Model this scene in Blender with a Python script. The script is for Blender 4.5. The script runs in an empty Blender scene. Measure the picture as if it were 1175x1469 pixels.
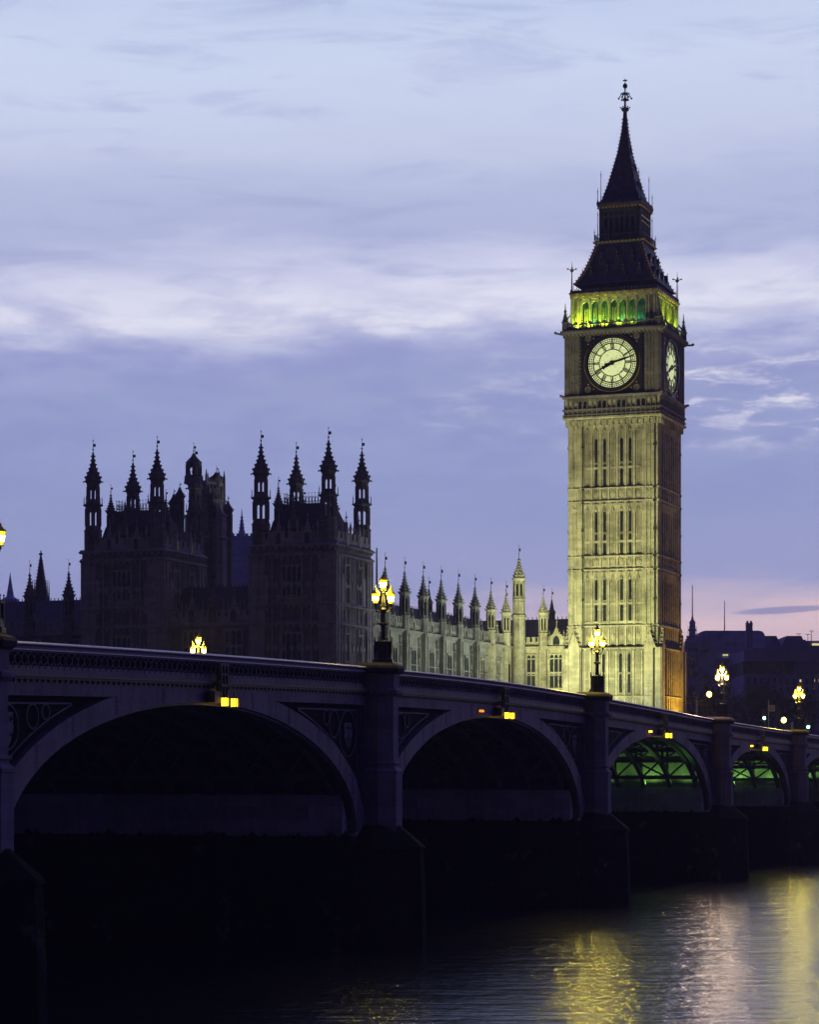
import bpy, math, random
from mathutils import Vector, Matrix
random.seed(7)
R = math.radians
scene = bpy.context.scene
col = scene.collection

def lin(*c):
    o = []
    for v in c:
        v = v / 255.0
        o.append(v / 12.92 if v <= 0.04045 else ((v + 0.055) / 1.055) ** 2.4)
    return tuple(o) + (1.0,)

# ---------------------------------------------------------------- camera
CAMZ = 8.05            # eye above the river
F, HOR, CX = 3500.0, 1112.0, 587.5    # focal length and horizon, in pixels of a 1175 x 1469 frame
cam = bpy.data.cameras.new('camera')
cam.sensor_fit = 'VERTICAL'; cam.sensor_height = 36.0
cam.lens = F / 1469.0 * 36.0
cam.shift_y = (HOR - 734.5) / 1469.0
cam.clip_start = 0.5; cam.clip_end = 20000
camo = bpy.data.objects.new('camera', cam); col.objects.link(camo)
camo.location = (0, 0, CAMZ); camo.rotation_euler = (R(90), 0, 0)
scene.camera = camo

# ---------------------------------------------------------------- exposure
scene.view_settings.view_transform = 'Standard'
scene.view_settings.look = 'None'
scene.view_settings.exposure = 0.0
scene.view_settings.gamma = 1.0
scene.cycles.use_denoising = True
scene.cycles.use_adaptive_sampling = False
scene.cycles.sample_clamp_indirect = 4.0
scene.cycles.max_bounces = 5
scene.cycles.use_light_tree = True

# ---------------------------------------------------------------- node helpers
class NT:
    def __init__(self, tree):
        self.t = tree; self.n = tree.nodes; self.l = tree.links
    def new(self, typ, **kw):
        n = self.n.new(typ)
        for k, v in kw.items():
            setattr(n, k, v)
        return n
    def put(self, sock, val):
        if isinstance(val, bpy.types.NodeSocket):
            self.l.new(val, sock)
        elif val is not None:
            sock.default_value = val
    def math(self, op, a, b=None, c=None, clamp=False):
        n = self.new('ShaderNodeMath', operation=op, use_clamp=clamp)
        self.put(n.inputs[0], a)
        if b is not None: self.put(n.inputs[1], b)
        if c is not None: self.put(n.inputs[2], c)
        return n.outputs[0]
    def mix(self, f, a, b, blend='MIX'):
        n = self.new('ShaderNodeMix', data_type='RGBA', blend_type=blend)
        self.put(n.inputs[0], f); self.put(n.inputs[6], a); self.put(n.inputs[7], b)
        return n.outputs[2]
    def noise(self, vec, scale, detail=4, rough=0.55, dist=0.0):
        n = self.new('ShaderNodeTexNoise')
        if vec is not None: self.l.new(vec, n.inputs['Vector'])
        n.inputs['Scale'].default_value = scale; n.inputs['Detail'].default_value = detail
        n.inputs['Roughness'].default_value = rough; n.inputs['Distortion'].default_value = dist
        return n.outputs[0]
    def comb(self, x, y, z=0.0):
        n = self.new('ShaderNodeCombineXYZ')
        self.put(n.inputs[0], x); self.put(n.inputs[1], y); self.put(n.inputs[2], z)
        return n.outputs[0]
    def ramp(self, fac, stops, interp='LINEAR'):
        n = self.new('ShaderNodeValToRGB')
        cr = n.color_ramp; cr.interpolation = interp
        while len(cr.elements) < len(stops): cr.elements.new(0.5)
        for e, (p, c) in zip(cr.elements, stops):
            e.position = p; e.color = c if len(c) == 4 else tuple(c) + (1,)
        self.l.new(fac, n.inputs[0])
        return n.outputs[0]
    def smooth(self, v, a, b):
        n = self.new('ShaderNodeMapRange', interpolation_type='SMOOTHSTEP')
        self.put(n.inputs[0], v); n.inputs[1].default_value = a; n.inputs[2].default_value = b
        return n.outputs[0]

# ---------------------------------------------------------------- dusk sky (the west, ahead, is bright; the east, behind, is nearly night)
world = bpy.data.worlds.new('World'); scene.world = world
world.use_nodes = True
w = NT(world.node_tree)
bg = w.n['Background']
tc = w.new('ShaderNodeTexCoord')
sx = w.new('ShaderNodeSeparateXYZ'); w.l.new(tc.outputs['Generated'], sx.inputs[0])
dx, dy, dz = sx.outputs
az = w.math('ARCTAN2', dx, dy)
el = w.math('ARCSINE', dz)
wv = w.comb(w.math('MULTIPLY', az, 5.0), w.math('MULTIPLY', el, 26.0))
bend = w.noise(wv, 1.0, 3, 0.5)
wv2 = w.comb(w.math('MULTIPLY', az, 14.0), w.math('MULTIPLY', el, 80.0), 3.7)
fine = w.noise(wv2, 1.0, 5, 0.6, 0.6)
el2 = w.math('ADD', el, w.math('MULTIPLY', w.math('SUBTRACT', bend, 0.5), 0.030))
el2 = w.math('ADD', el2, w.math('MULTIPLY', w.math('SUBTRACT', fine, 0.5), 0.020))
el2 = w.math('ADD', el2, w.math('MULTIPLY', w.math('SUBTRACT', w.noise(w.comb(w.math('MULTIPLY', az, 11.0), w.math('MULTIPLY', el, 60.0), 1.3), 1.0, 6, 0.62, 0.5), 0.5), 0.026))
el2 = w.math('SUBTRACT', el2, w.math('MULTIPLY', az, 0.03))
def ep(y): return math.atan((HOR - y) / F) / 0.6
S = [(0.0, lin(196, 166, 190)), (ep(905), lin(233, 205, 213)), (ep(880), lin(204, 190, 214)), (ep(845), lin(163, 168, 211)),
     (ep(740), lin(151, 160, 204)), (ep(620), lin(152, 161, 204)), (ep(545), lin(152, 160, 202)), (ep(510), lin(162, 168, 209)), (ep(486), lin(188, 192, 222)),
     (ep(455), lin(222, 222, 238)), (ep(405), lin(206, 208, 231)), (ep(345), lin(172, 179, 214)), (ep(280), lin(174, 182, 215)),
     (ep(200), lin(190, 198, 224)), (ep(90), lin(195, 205, 230)), (ep(0), lin(186, 198, 226)), (0.70, lin(120, 132, 185)), (1.0, lin(80, 90, 150))]
base = w.ramp(w.math('DIVIDE', el2, 0.6, clamp=True), S)
# grey-violet cloud streaks and torn bright wisps
st = w.smooth(fine, 0.50, 0.72)
mid = w.math('MULTIPLY', w.smooth(el, 0.11, 0.16), 0.38)
c1 = w.mix(w.math('MULTIPLY', st, mid), base, lin(150, 156, 200))
wv3 = w.comb(w.math('MULTIPLY', az, 40.0), w.math('MULTIPLY', el, 170.0), 9.1)
torn = w.smooth(w.noise(wv3, 1.0, 7, 0.66, 0.4), 0.46, 0.72)
band = w.math('MULTIPLY', w.smooth(el, 0.125, 0.148), w.smooth(el, 0.185, 0.16))
right = w.smooth(w.math('ADD', az, w.math('MULTIPLY', w.math('SUBTRACT', bend, 0.5), 0.25)), -0.04, 0.15)
c2 = w.mix(w.math('MULTIPLY', w.math('MULTIPLY', torn, band), w.math('MULTIPLY', right, 0.95)), c1, lin(232, 229, 241))
mot = w.math('MULTIPLY', w.smooth(w.noise(w.comb(w.math('MULTIPLY', az, 22.0), w.math('MULTIPLY', el, 75.0), 5.5), 1.0, 6, 0.6, 0.3), 0.42, 0.66), w.math('MULTIPLY', w.smooth(el, 0.09, 0.13), w.smooth(el, 0.21, 0.17)))
c2 = w.mix(w.math('MULTIPLY', mot, 0.6), c2, lin(141, 149, 199))
# warm horizon only towards the right of the west
hz = w.math('MULTIPLY', w.smooth(el, 0.10, 0.045), w.smooth(az, 0.07, -0.12))
c3 = w.mix(w.math('MULTIPLY', hz, 0.85), c2, lin(140, 148, 204))
q = w.math('ADD', w.math('POWER', w.math('DIVIDE', w.math('SUBTRACT', az, 0.152), 0.021), 2.0), w.math('POWER', w.math('DIVIDE', w.math('SUBTRACT', w.math('SUBTRACT', el, w.math('MULTIPLY', w.math('SUBTRACT', az, .152), .05)), 0.0668), 0.0016), 2.0))
c3 = w.mix(w.math('MULTIPLY', w.smooth(q, 1.2, 0.35), 0.8), c3, lin(150, 148, 192))
west = w.smooth(w.math('ADD', w.math('ADD', dy, w.math('MULTIPLY', dx, 0.16)), w.math('MULTIPLY', dz, 0.42)), -0.45, 0.93)
west = w.math('ADD', w.math('MULTIPLY', w.math('POWER', west, 1.6), 0.92), 0.08)
night = w.mix(1.0, c3, (0.58, 0.46, 1.0, 1), 'MULTIPLY')
tinted = w.mix(w.smooth(dy, 0.9, 0.2), c3, night)
w.l.new(w.mix(1.0, tinted, w.comb(west, west, west), 'MULTIPLY'), bg.inputs['Color'])
bg.inputs['Strength'].default_value = 1.2

# ---------------------------------------------------------------- materials
MATS = {}
def mat(name):
    m = bpy.data.materials.new(name); m.use_nodes = True
    t = NT(m.node_tree); b = t.n['Principled BSDF']; MATS[name] = m
    return m, t, b
def stone(name, c, rough=0.85, stain=0.5, blocks=True, bw=1.1, bh=0.42, spec=0.25, tint=None):
    m, t, b = mat(name)
    co = t.new('ShaderNodeTexCoord').outputs['Object']
    big = t.noise(co, 0.35, 5, 0.6); small = t.noise(co, 5.0, 4, 0.6)
    mp = t.new('ShaderNodeMapping'); t.l.new(co, mp.inputs[0]); mp.inputs['Scale'].default_value = (2.2, 2.2, 0.16)
    drip = t.noise(mp.outputs[0], 1.0, 4, 0.6)
    d = tuple(x * (1 - stain) for x in c); l = tuple(min(1, x * (1 + 0.45 * stain)) for x in c)
    if tint: d = tuple(x * y for x, y in zip(d, tint))
    k = t.math('ADD', t.math('MULTIPLY', big, 0.5), t.math('ADD', t.math('MULTIPLY', drip, 0.35), t.math('MULTIPLY', small, 0.3)))
    cc = t.ramp(k, [(0.40, d), (0.58, c), (0.75, l)])
    if blocks:
        s3 = t.new('ShaderNodeSeparateXYZ'); t.l.new(co, s3.inputs[0])
        uv = t.comb(t.math('ADD', s3.outputs[0], s3.outputs[1]), s3.outputs[2])
        br = t.new('ShaderNodeTexBrick'); t.l.new(uv, br.inputs['Vector'])
        br.inputs['Scale'].default_value = 1.0
        br.inputs['Brick Width'].default_value = bw; br.inputs['Row Height'].default_value = bh
        br.inputs['Mortar Size'].default_value = 0.012
        br.inputs['Color1'].default_value = (0.50, 0.50, 0.48, 1); br.inputs['Color2'].default_value = (1, 1, 1, 1)
        br.inputs['Mortar'].default_value = (0.66, 0.64, 0.60, 1)
        cc = t.mix(0.55, cc, br.outputs['Color'], 'MULTIPLY')
    t.l.new(cc, b.inputs['Base Color'])
    b.inputs['Roughness'].default_value = rough; b.inputs['Specular IOR Level'].default_value = spec
    bp = t.new('ShaderNodeBump'); bp.inputs['Strength'].default_value = 0.5; bp.inputs['Distance'].default_value = 0.05
    t.l.new(small, bp.inputs['Height']); t.l.new(bp.outputs[0], b.inputs['Normal'])
    return m
def plain(name, c, rough=0.5, metal=0.0, spec=0.5, var=0.25, scale=3.0):
    m, t, b = mat(name)
    co = t.new('ShaderNodeTexCoord').outputs['Object']
    n = t.noise(co, scale, 4, 0.6)
    t.l.new(t.ramp(n, [(0.3, tuple(x * (1 - var) for x in c)), (0.7, tuple(min(1, x * (1 + var)) for x in c))]), b.inputs['Base Color'])
    b.inputs['Roughness'].default_value = rough; b.inputs['Metallic'].default_value = metal
    b.inputs['Specular IOR Level'].default_value = spec
    return m
def glow(name, c, s):
    m, t, b = mat(name)
    b.inputs['Base Color'].default_value = (0.02, 0.02, 0.02, 1)
    b.inputs['Emission Color'].default_value = tuple(c) + (1,); b.inputs['Emission Strength'].default_value = s
    return m

LIME = stone('limestone', (0.37, 0.35, 0.28), stain=0.75)
LIMED = stone('recess_shade_limestone', (0.23, 0.215, 0.17), stain=0.75)  # darker limestone copy: shade of the recessed field put into the colour
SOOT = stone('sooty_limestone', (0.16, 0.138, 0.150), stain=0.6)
SOOTL = stone('skylit_limestone', (0.33, 0.295, 0.31), stain=0.6)  # paler limestone copy: sky light on strings and ribs put into the colour
CLOCKST = stone('clock_stage_stone', (0.19, 0.175, 0.175), stain=0.55)
SLATE = plain('iron_roof', (0.055, 0.046, 0.072), 0.6, 0.0, 0.3, 0.4, 1.5)
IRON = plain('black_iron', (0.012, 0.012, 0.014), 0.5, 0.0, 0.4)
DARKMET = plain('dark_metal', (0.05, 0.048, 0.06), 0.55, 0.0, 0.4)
GOLD = plain('gilding', (0.75, 0.52, 0.08), 0.45, 0.5)
GLASS = plain('dark_glass', (0.012, 0.016, 0.020), 0.18, 0.0, 0.5, 0.5, 0.6)
PAINT = stone('bridge_paint', (0.130, 0.110, 0.165), 0.65, 0.75, blocks=False)
GRAN = stone('granite', (0.165, 0.138, 0.215), 0.8, 0.4, bw=1.6, bh=0.6)
CAPST = stone('shaded_capstone', (0.035, 0.031, 0.042), 0.85, 0.5, blocks=False, spec=0.15)  # pier caps darkened in colour, standing for shade beneath the lanterns
PALEG = stone('skylit_granite', (0.42, 0.39, 0.48), 0.8, 0.4, bw=1.6, bh=0.6)  # paler granite copy: sky light through the arches put into the colour
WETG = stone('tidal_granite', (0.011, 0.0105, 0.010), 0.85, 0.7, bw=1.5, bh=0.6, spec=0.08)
RIBM = plain('rib_iron', (0.10, 0.11, 0.10), 0.6)
ASPH = plain('asphalt', (0.05, 0.05, 0.052), 0.85, 0, 0.3, 0.3, 0.8)
EARTH = plain('earth', (0.05, 0.05, 0.045), 0.95, 0, 0.2, 0.4, 0.1)
BLUEST = stone('haze_blue_stone', (0.42, 0.38, 0.75), 0.9, 0.35, bw=1.6, bh=0.7)  # blue of the distant haze put into the stone colour
CONC = stone('haze_violet_stone', (0.26, 0.19, 0.46), 0.9, 0.3, bw=2.5, bh=1.2)  # violet-blue of the distant haze put into this colour as well
BARK = plain('bark', (0.03, 0.025, 0.022), 0.9)
LEAF = plain('leaf', (0.035, 0.045, 0.028), 0.8, 0, 0.2, 0.5, 1.0)
WHITE = plain('white_paint', (0.6, 0.6, 0.6), 0.5)
RED = plain('red_paint', (0.45, 0.03, 0.03), 0.5)
COPE = plain('coping_paint', (0.34, 0.31, 0.42), 0.32, 0, 0.8, 0.2, 2.0)
NUMP = plain('numeral_paint', (.035, .06, .045), .6)
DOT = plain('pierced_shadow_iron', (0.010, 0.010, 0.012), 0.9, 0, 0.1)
LAMP = glow('lantern_light', (1.0, 0.72, 0.12), 90.0)
LAMPY = glow('lantern_rim_light', (1.0, 0.66, 0.02), 2.2)  # yellow bands put the lamp's halo into the lantern itself
GLOBE = glow('globe_light', (1.0, 0.70, 0.08), 14.0)
NAV = glow('navigation_light', (1.0, 0.60, 0.02), 5.0)
NAVDIM = glow('navigation_light_dim', (1.0, 0.30, 0.02), 1.3)
GREENL = glow('green_signal', (0.30, 1.0, 0.62), 24.0)
WINLIT = glow('lit_window', (0.95, 0.85, 0.35), 0.8)
TEAL = plain('teal_lit_wall', (0.05, 0.16, 0.15), 0.7)  # teal of the light inside the belfry put into the wall colour

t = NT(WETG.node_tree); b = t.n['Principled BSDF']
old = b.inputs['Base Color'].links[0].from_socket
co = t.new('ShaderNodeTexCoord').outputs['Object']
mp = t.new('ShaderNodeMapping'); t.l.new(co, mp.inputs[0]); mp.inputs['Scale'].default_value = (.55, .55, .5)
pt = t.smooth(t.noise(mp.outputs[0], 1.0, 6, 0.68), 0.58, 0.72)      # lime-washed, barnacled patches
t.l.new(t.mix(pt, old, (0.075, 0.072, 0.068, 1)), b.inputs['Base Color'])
m, t, b = mat('opal_dial'); OPAL = m
co = t.new('ShaderNodeTexCoord').outputs['Object']
vo = t.new('ShaderNodeTexVoronoi'); t.l.new(co, vo.inputs[0]); vo.inputs['Scale'].default_value = 3.2; vo.feature = 'DISTANCE_TO_EDGE'
t.l.new(t.mix(t.smooth(vo.outputs[0], 0.0, 0.10), lin(128, 142, 88), lin(222, 233, 162)), b.inputs['Emission Color'])
b.inputs['Emission Strength'].default_value = 0.95
b.inputs['Base Color'].default_value = (0.4, 0.4, 0.35, 1)

m, t, b = mat('river'); RIVER = m
co = t.new('ShaderNodeTexCoord').outputs['Object']
def wav(sx_, sy_, det):
    mp = t.new('ShaderNodeMapping'); t.l.new(co, mp.inputs[0]); mp.inputs['Scale'].default_value = (sx_, sy_, 1)
    return t.noise(mp.outputs[0], 1.0, det, 0.6, 0.3)
h = t.math('ADD', t.math('MULTIPLY', wav(0.45, 0.9, 3), 1.0), t.math('MULTIPLY', wav(0.06, 0.11, 3), 2.2))
h = t.math('ADD', h, t.math('MULTIPLY', wav(2.6, 4.6, 3), 0.30))
h = t.math('ADD', h, t.math('MULTIPLY', wav(1.5, 0.35, 3), 0.45))
bp = t.new('ShaderNodeBump'); bp.inputs['Strength'].default_value = 1.0; bp.inputs['Distance'].default_value = 0.115
t.l.new(h, bp.inputs['Height']); t.l.new(bp.outputs[0], b.inputs['Normal'])
b.inputs['Base Color'].default_value = (0.006, 0.007, 0.009, 1)
b.inputs['Roughness'].default_value = 0.165; b.inputs['IOR'].default_value = 3.2
b.inputs['Specular Tint'].default_value = (.80, .86, 1.0, 1)

# ---------------------------------------------------------------- mesh helpers
class MB:
    def __init__(self, M=None):
        self.v = []; self.f = []; self.mi = []; self.M = M or Matrix()
    def add(self, vs, fs, mi=0):
        o = len(self.v)
        self.v += [tuple(self.M @ Vector(p)) for p in vs]
        self.f += [tuple(i + o for i in q) for q in fs]
        self.mi += [mi] * len(fs)
    def box(self, x0, x1, y0, y1, z0, z1, mi=0):
        self.add([(x0, y0, z0), (x1, y0, z0), (x1, y1, z0), (x0, y1, z0), (x0, y0, z1), (x1, y0, z1), (x1, y1, z1), (x0, y1, z1)],
                 [(0, 3, 2, 1), (4, 5, 6, 7), (0, 1, 5, 4), (1, 2, 6, 5), (2, 3, 7, 6), (3, 0, 4, 7)], mi)
    def rings(self, rs, mi=0, cap=True):
        n = len(rs[0]); vs = [p for r in rs for p in r]; fs = []
        for k in range(len(rs) - 1):
            for i in range(n):
                j = (i + 1) % n
                fs.append((k * n + i, k * n + j, (k + 1) * n + j, (k + 1) * n + i))
        if cap:
            fs.append(tuple(reversed(range(n)))); fs.append(tuple((len(rs) - 1) * n + i for i in range(n)))
        self.add(vs, fs, mi)
    def ngon(self, cx, cy, prof, n=8, rot=None, mi=0):
        rot = math.pi / n if rot is None else rot
        self.rings([[(cx + r * math.cos(rot + 2 * math.pi * i / n), cy + r * math.sin(rot + 2 * math.pi * i / n), z) for i in range(n)] for z, r in prof], mi)
    def square(self, prof, mi=0, cx=0, cy=0):
        self.rings([[(cx - h, cy - h, z), (cx + h, cy - h, z), (cx + h, cy + h, z), (cx - h, cy + h, z)] for z, h in prof], mi)
    def tube(self, a, b, r0, r1=None, n=6, mi=0):
        a = Vector(a); b = Vector(b); r1 = r0 if r1 is None else r1
        d = (b - a).normalized(); s = d.orthogonal().normalized(); q = d.cross(s)
        self.rings([[tuple(p + (s * math.cos(2 * math.pi * i / n) + q * math.sin(2 * math.pi * i / n)) * r) for i in range(n)] for p, r in ((a, r0), (b, r1))], mi)
    def path(self, pts, r, n=5, closed=False, mi=0):
        k = len(pts)
        for i in range(k if closed else k - 1):
            self.tube(pts[i], pts[(i + 1) % k], r, r, n, mi)
    def knob(self, p, r, mi=0):
        x, y, z = p
        self.add([(x, y, z - r), (x + r, y, z), (x, y + r, z), (x - r, y, z), (x, y - r, z), (x, y, z + r)],
                 [(0, 2, 1), (0, 3, 2), (0, 4, 3), (0, 1, 4), (5, 1, 2), (5, 2, 3), (5, 3, 4), (5, 4, 1)], mi)
    def prism(self, pts, y0, y1, mi=0):      # outline in (x, z), thickness along y
        n = len(pts)
        vs = [(x, y0, z) for x, z in pts] + [(x, y1, z) for x, z in pts]
        fs = [tuple(range(n)), tuple(reversed(range(n, 2 * n)))] + [(i, i + n, (i + 1) % n + n, (i + 1) % n) for i in range(n)]
        self.add(vs, fs, mi)
    def sphere(self, c, r, sz=1.0, n=10, mi=0):
        pr = [(c[2] + r * sz * math.sin(a), r * math.cos(a) + 1e-4) for a in [(-90 + 180 * i / 6) * math.pi / 180 for i in range(7)]]
        self.ngon(c[0], c[1], pr, n, mi=mi)
    def build(self, name, mats, parent=None, smooth=False):
        me = bpy.data.meshes.new(name); me.from_pydata(self.v, [], self.f); me.update()
        for mm in (mats if isinstance(mats, (list, tuple)) else [mats]): me.materials.append(mm)
        me.polygons.foreach_set('material_index', self.mi)
        if smooth: me.polygons.foreach_set('use_smooth', [True] * len(self.f))
        import bmesh
        bm = bmesh.new(); bm.from_mesh(me); bmesh.ops.recalc_face_normals(bm, faces=bm.faces); bm.to_mesh(me); bm.free()
        o = bpy.data.objects.new(name, me); col.objects.link(o)
        if parent: o.parent = parent
        return o
def tag(o, label, cat, group=None):
    o['label'] = label; o['category'] = cat
    if group: o['group'] = group
    return o
def thing(name, label, cat, loc=(0, 0, 0), rz=0.0, group=None):
    o = bpy.data.objects.new(name, None); col.objects.link(o)
    o.location = loc; o.rotation_euler = (0, 0, rz); o.empty_display_size = 0.5
    return tag(o, label, cat, group)
def kids(o): return [c for c in col.objects if c.parent == o]
def copy_tree(o, parent=None, loc=None):
    c = o.copy(); col.objects.link(c); c.parent = parent
    if loc is not None: c.location = loc
    for ch in kids(o): copy_tree(ch, c)
    return c
def structure(o):
    o['kind'] = 'structure'; return o
def fm(k, h):        # frame of face k of a square tower: (along, out, up) -> local; k = 0 faces the river, 1 the bridge side
    return Matrix.Rotation(k * math.pi / 2, 4, 'Z') @ Matrix(((1, 0, 0, 0), (0, -1, 0, -h), (0, 0, 1, 0), (0, 0, 0, 1)))
def lancet(u, hw, z0, z1, n=5):      # pointed-arch outline
    r = hw * 1.5; zs = z1 - math.sqrt(max(r * r - (r - hw) ** 2, 0.0)); pts = [(u - hw, z0), (u + hw, z0)]
    a1 = math.acos((r - hw) / r)
    for i in range(n + 1):
        a = a1 * i / n; pts.append((u + hw - r + r * math.cos(a), zs + r * math.sin(a)))
    for i in range(n - 1, -1, -1):
        a = a1 * i / n; pts.append((u - hw + r - r * math.cos(a), zs + r * math.sin(a)))
    return pts
def light(name, kind, loc, energy, color, target=None, parent=None, **kw):
    d = bpy.data.lights.new(name, kind); d.energy = energy; d.color = color
    for k, v in kw.items(): setattr(d, k, v)
    o = bpy.data.objects.new(name, d); col.objects.link(o); o.location = loc
    if target is not None:
        o.rotation_euler = (Vector(target) - Vector(loc)).to_track_quat('-Z', 'Y').to_euler()
    if parent: o.parent = parent
    return o
def pix(x, y, Y):      # a point of the place from where it shows in the photograph and its distance
    return Vector(((x - CX) / F * Y, Y, CAMZ + (HOR - y) / F * Y))

# ---------------------------------------------------------------- the setting: river, banks, streets
PA = R(20.5)                         # bearing of the palace's north face
P0 = Vector((14.06, 326.0))
GZ = 9.5                             # street level on the far bank
pb = Vector((math.cos(PA), -math.sin(PA))); pa = Vector((math.sin(PA), math.cos(PA)))
def pal(x, y, z=0.0):
    p = P0 + pb * x + pa * y
    return (p.x, p.y, z)
g = MB(); g.add([(-900, -300, 0), (900, -300, 0), (900, 900, 0), (-900, 900, 0)], [(0, 1, 2, 3)])
structure(g.build('river', RIVER))
g = MB(); g.add([pal(-800, -72, GZ), pal(800, -72, GZ), pal(800, 850, GZ), pal(-800, 850, GZ)], [(0, 1, 2, 3)])
structure(g.build('ground', EARTH))
g = MB(); g.box(-500, 500, -120, 2.5, -1, CAMZ - 1.65)
structure(g.build('near_bank_terrace', ASPH))
g = MB(); g.box(-220, 30, -0.9, 0, -2, GZ + 0.9); g.box(62, 420, -0.9, 0, -2, GZ + 0.9)
g.box(-220, 30, -1.1, 0.15, GZ + 0.9, GZ + 1.12); g.box(62, 420, -1.1, 0.15, GZ + 0.9, GZ + 1.12)
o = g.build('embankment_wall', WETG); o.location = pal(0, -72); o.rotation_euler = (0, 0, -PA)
tag(o, 'dark granite embankment wall holding the far bank of the river behind the bridge', 'wall')

# ---------------------------------------------------------------- the bridge
TH = R(18.9); BD = 38.5
bd = Vector((math.sin(TH), math.cos(TH))); bn = Vector((math.cos(TH), -math.sin(TH)))
foot = Vector((-BD * math.cos(TH), BD * math.sin(TH)))
def bpos(s, y=0.0, z=0.0):           # s along the bridge, y towards its far side
    p = foot + bd * s - bn * y
    return Vector((p.x, p.y, z))
PIER = [30.0, 69.2, 107.2, 147.0, 185.3, 219.6, 252.5]
KN = [(20, 10.9), (45, 11.75), (69, 12.42), (88, 12.82), (107, 13.1), (127, 13.2), (147, 13.02), (166, 12.72), (185, 12.36), (220, 11.98), (252, 11.6), (275, 11.3)]
def top(s):                          # top of the parapet: a smooth hump
    for (a, za), (b_, zb) in zip(KN, KN[1:]):
        if s <= b_ or b_ == KN[-1][0]:
            i = KN.index((a, za)); f = (s - a) / (b_ - a)
            def sl(j):
                lo = KN[max(j - 1, 0)]; hi = KN[min(j + 1, len(KN) - 1)]
                return (hi[1] - lo[1]) / (hi[0] - lo[0])
            m0, m1 = sl(i) * (b_ - a), sl(i + 1) * (b_ - a)
            return (2 * f ** 3 - 3 * f * f + 1) * za + (f ** 3 - 2 * f * f + f) * m0 + (-2 * f ** 3 + 3 * f * f) * zb + (f ** 3 - f * f) * m1
BW = 26.0
bridge = thing('arch_bridge', 'long low arched river bridge with granite piers and pierced iron parapets', 'bridge', (foot.x, foot.y, 0), math.pi / 2 - TH)
# local frame: x along the bridge, y across (0 = face seen, 26 = far face)
def sweep(mb, s0, s1, prof, step=1.5, mi=0):      # prof: closed outline of (y, drop below parapet top)
    n = max(1, int((s1 - s0) / step)); rs = []
    for i in range(n + 1):
        s = s0 + (s1 - s0) * i / n
        rs.append([(s, y, top(s) - d) for y, d in prof])
    mb.rings(rs, mi)
def rect(y0, y1, d0, d1): return [(y0, d0), (y1, d0), (y1, d1), (y0, d1)]
ZS = 5.45
HP = 2.2                              # half pier at the springing
def arch(i):
    a0, a1 = PIER[i] + HP, PIER[i + 1] - HP
    sc = (a0 + a1) / 2; ha = (a1 - a0) / 2; zc = top(sc) - 1.93
    def zi(s):
        q = 1 - ((s - sc) / ha) ** 2
        return ZS + (zc - ZS) * math.sqrt(max(q, 0.0))
    def ze(s):
        q = 1 - ((s - sc) / (ha + 1.35)) ** 2
        return ZS + (zc + 0.72 - ZS) * math.sqrt(max(q, 0.0))
    return a0, a1, sc, ha, zc, zi, ze
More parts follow.
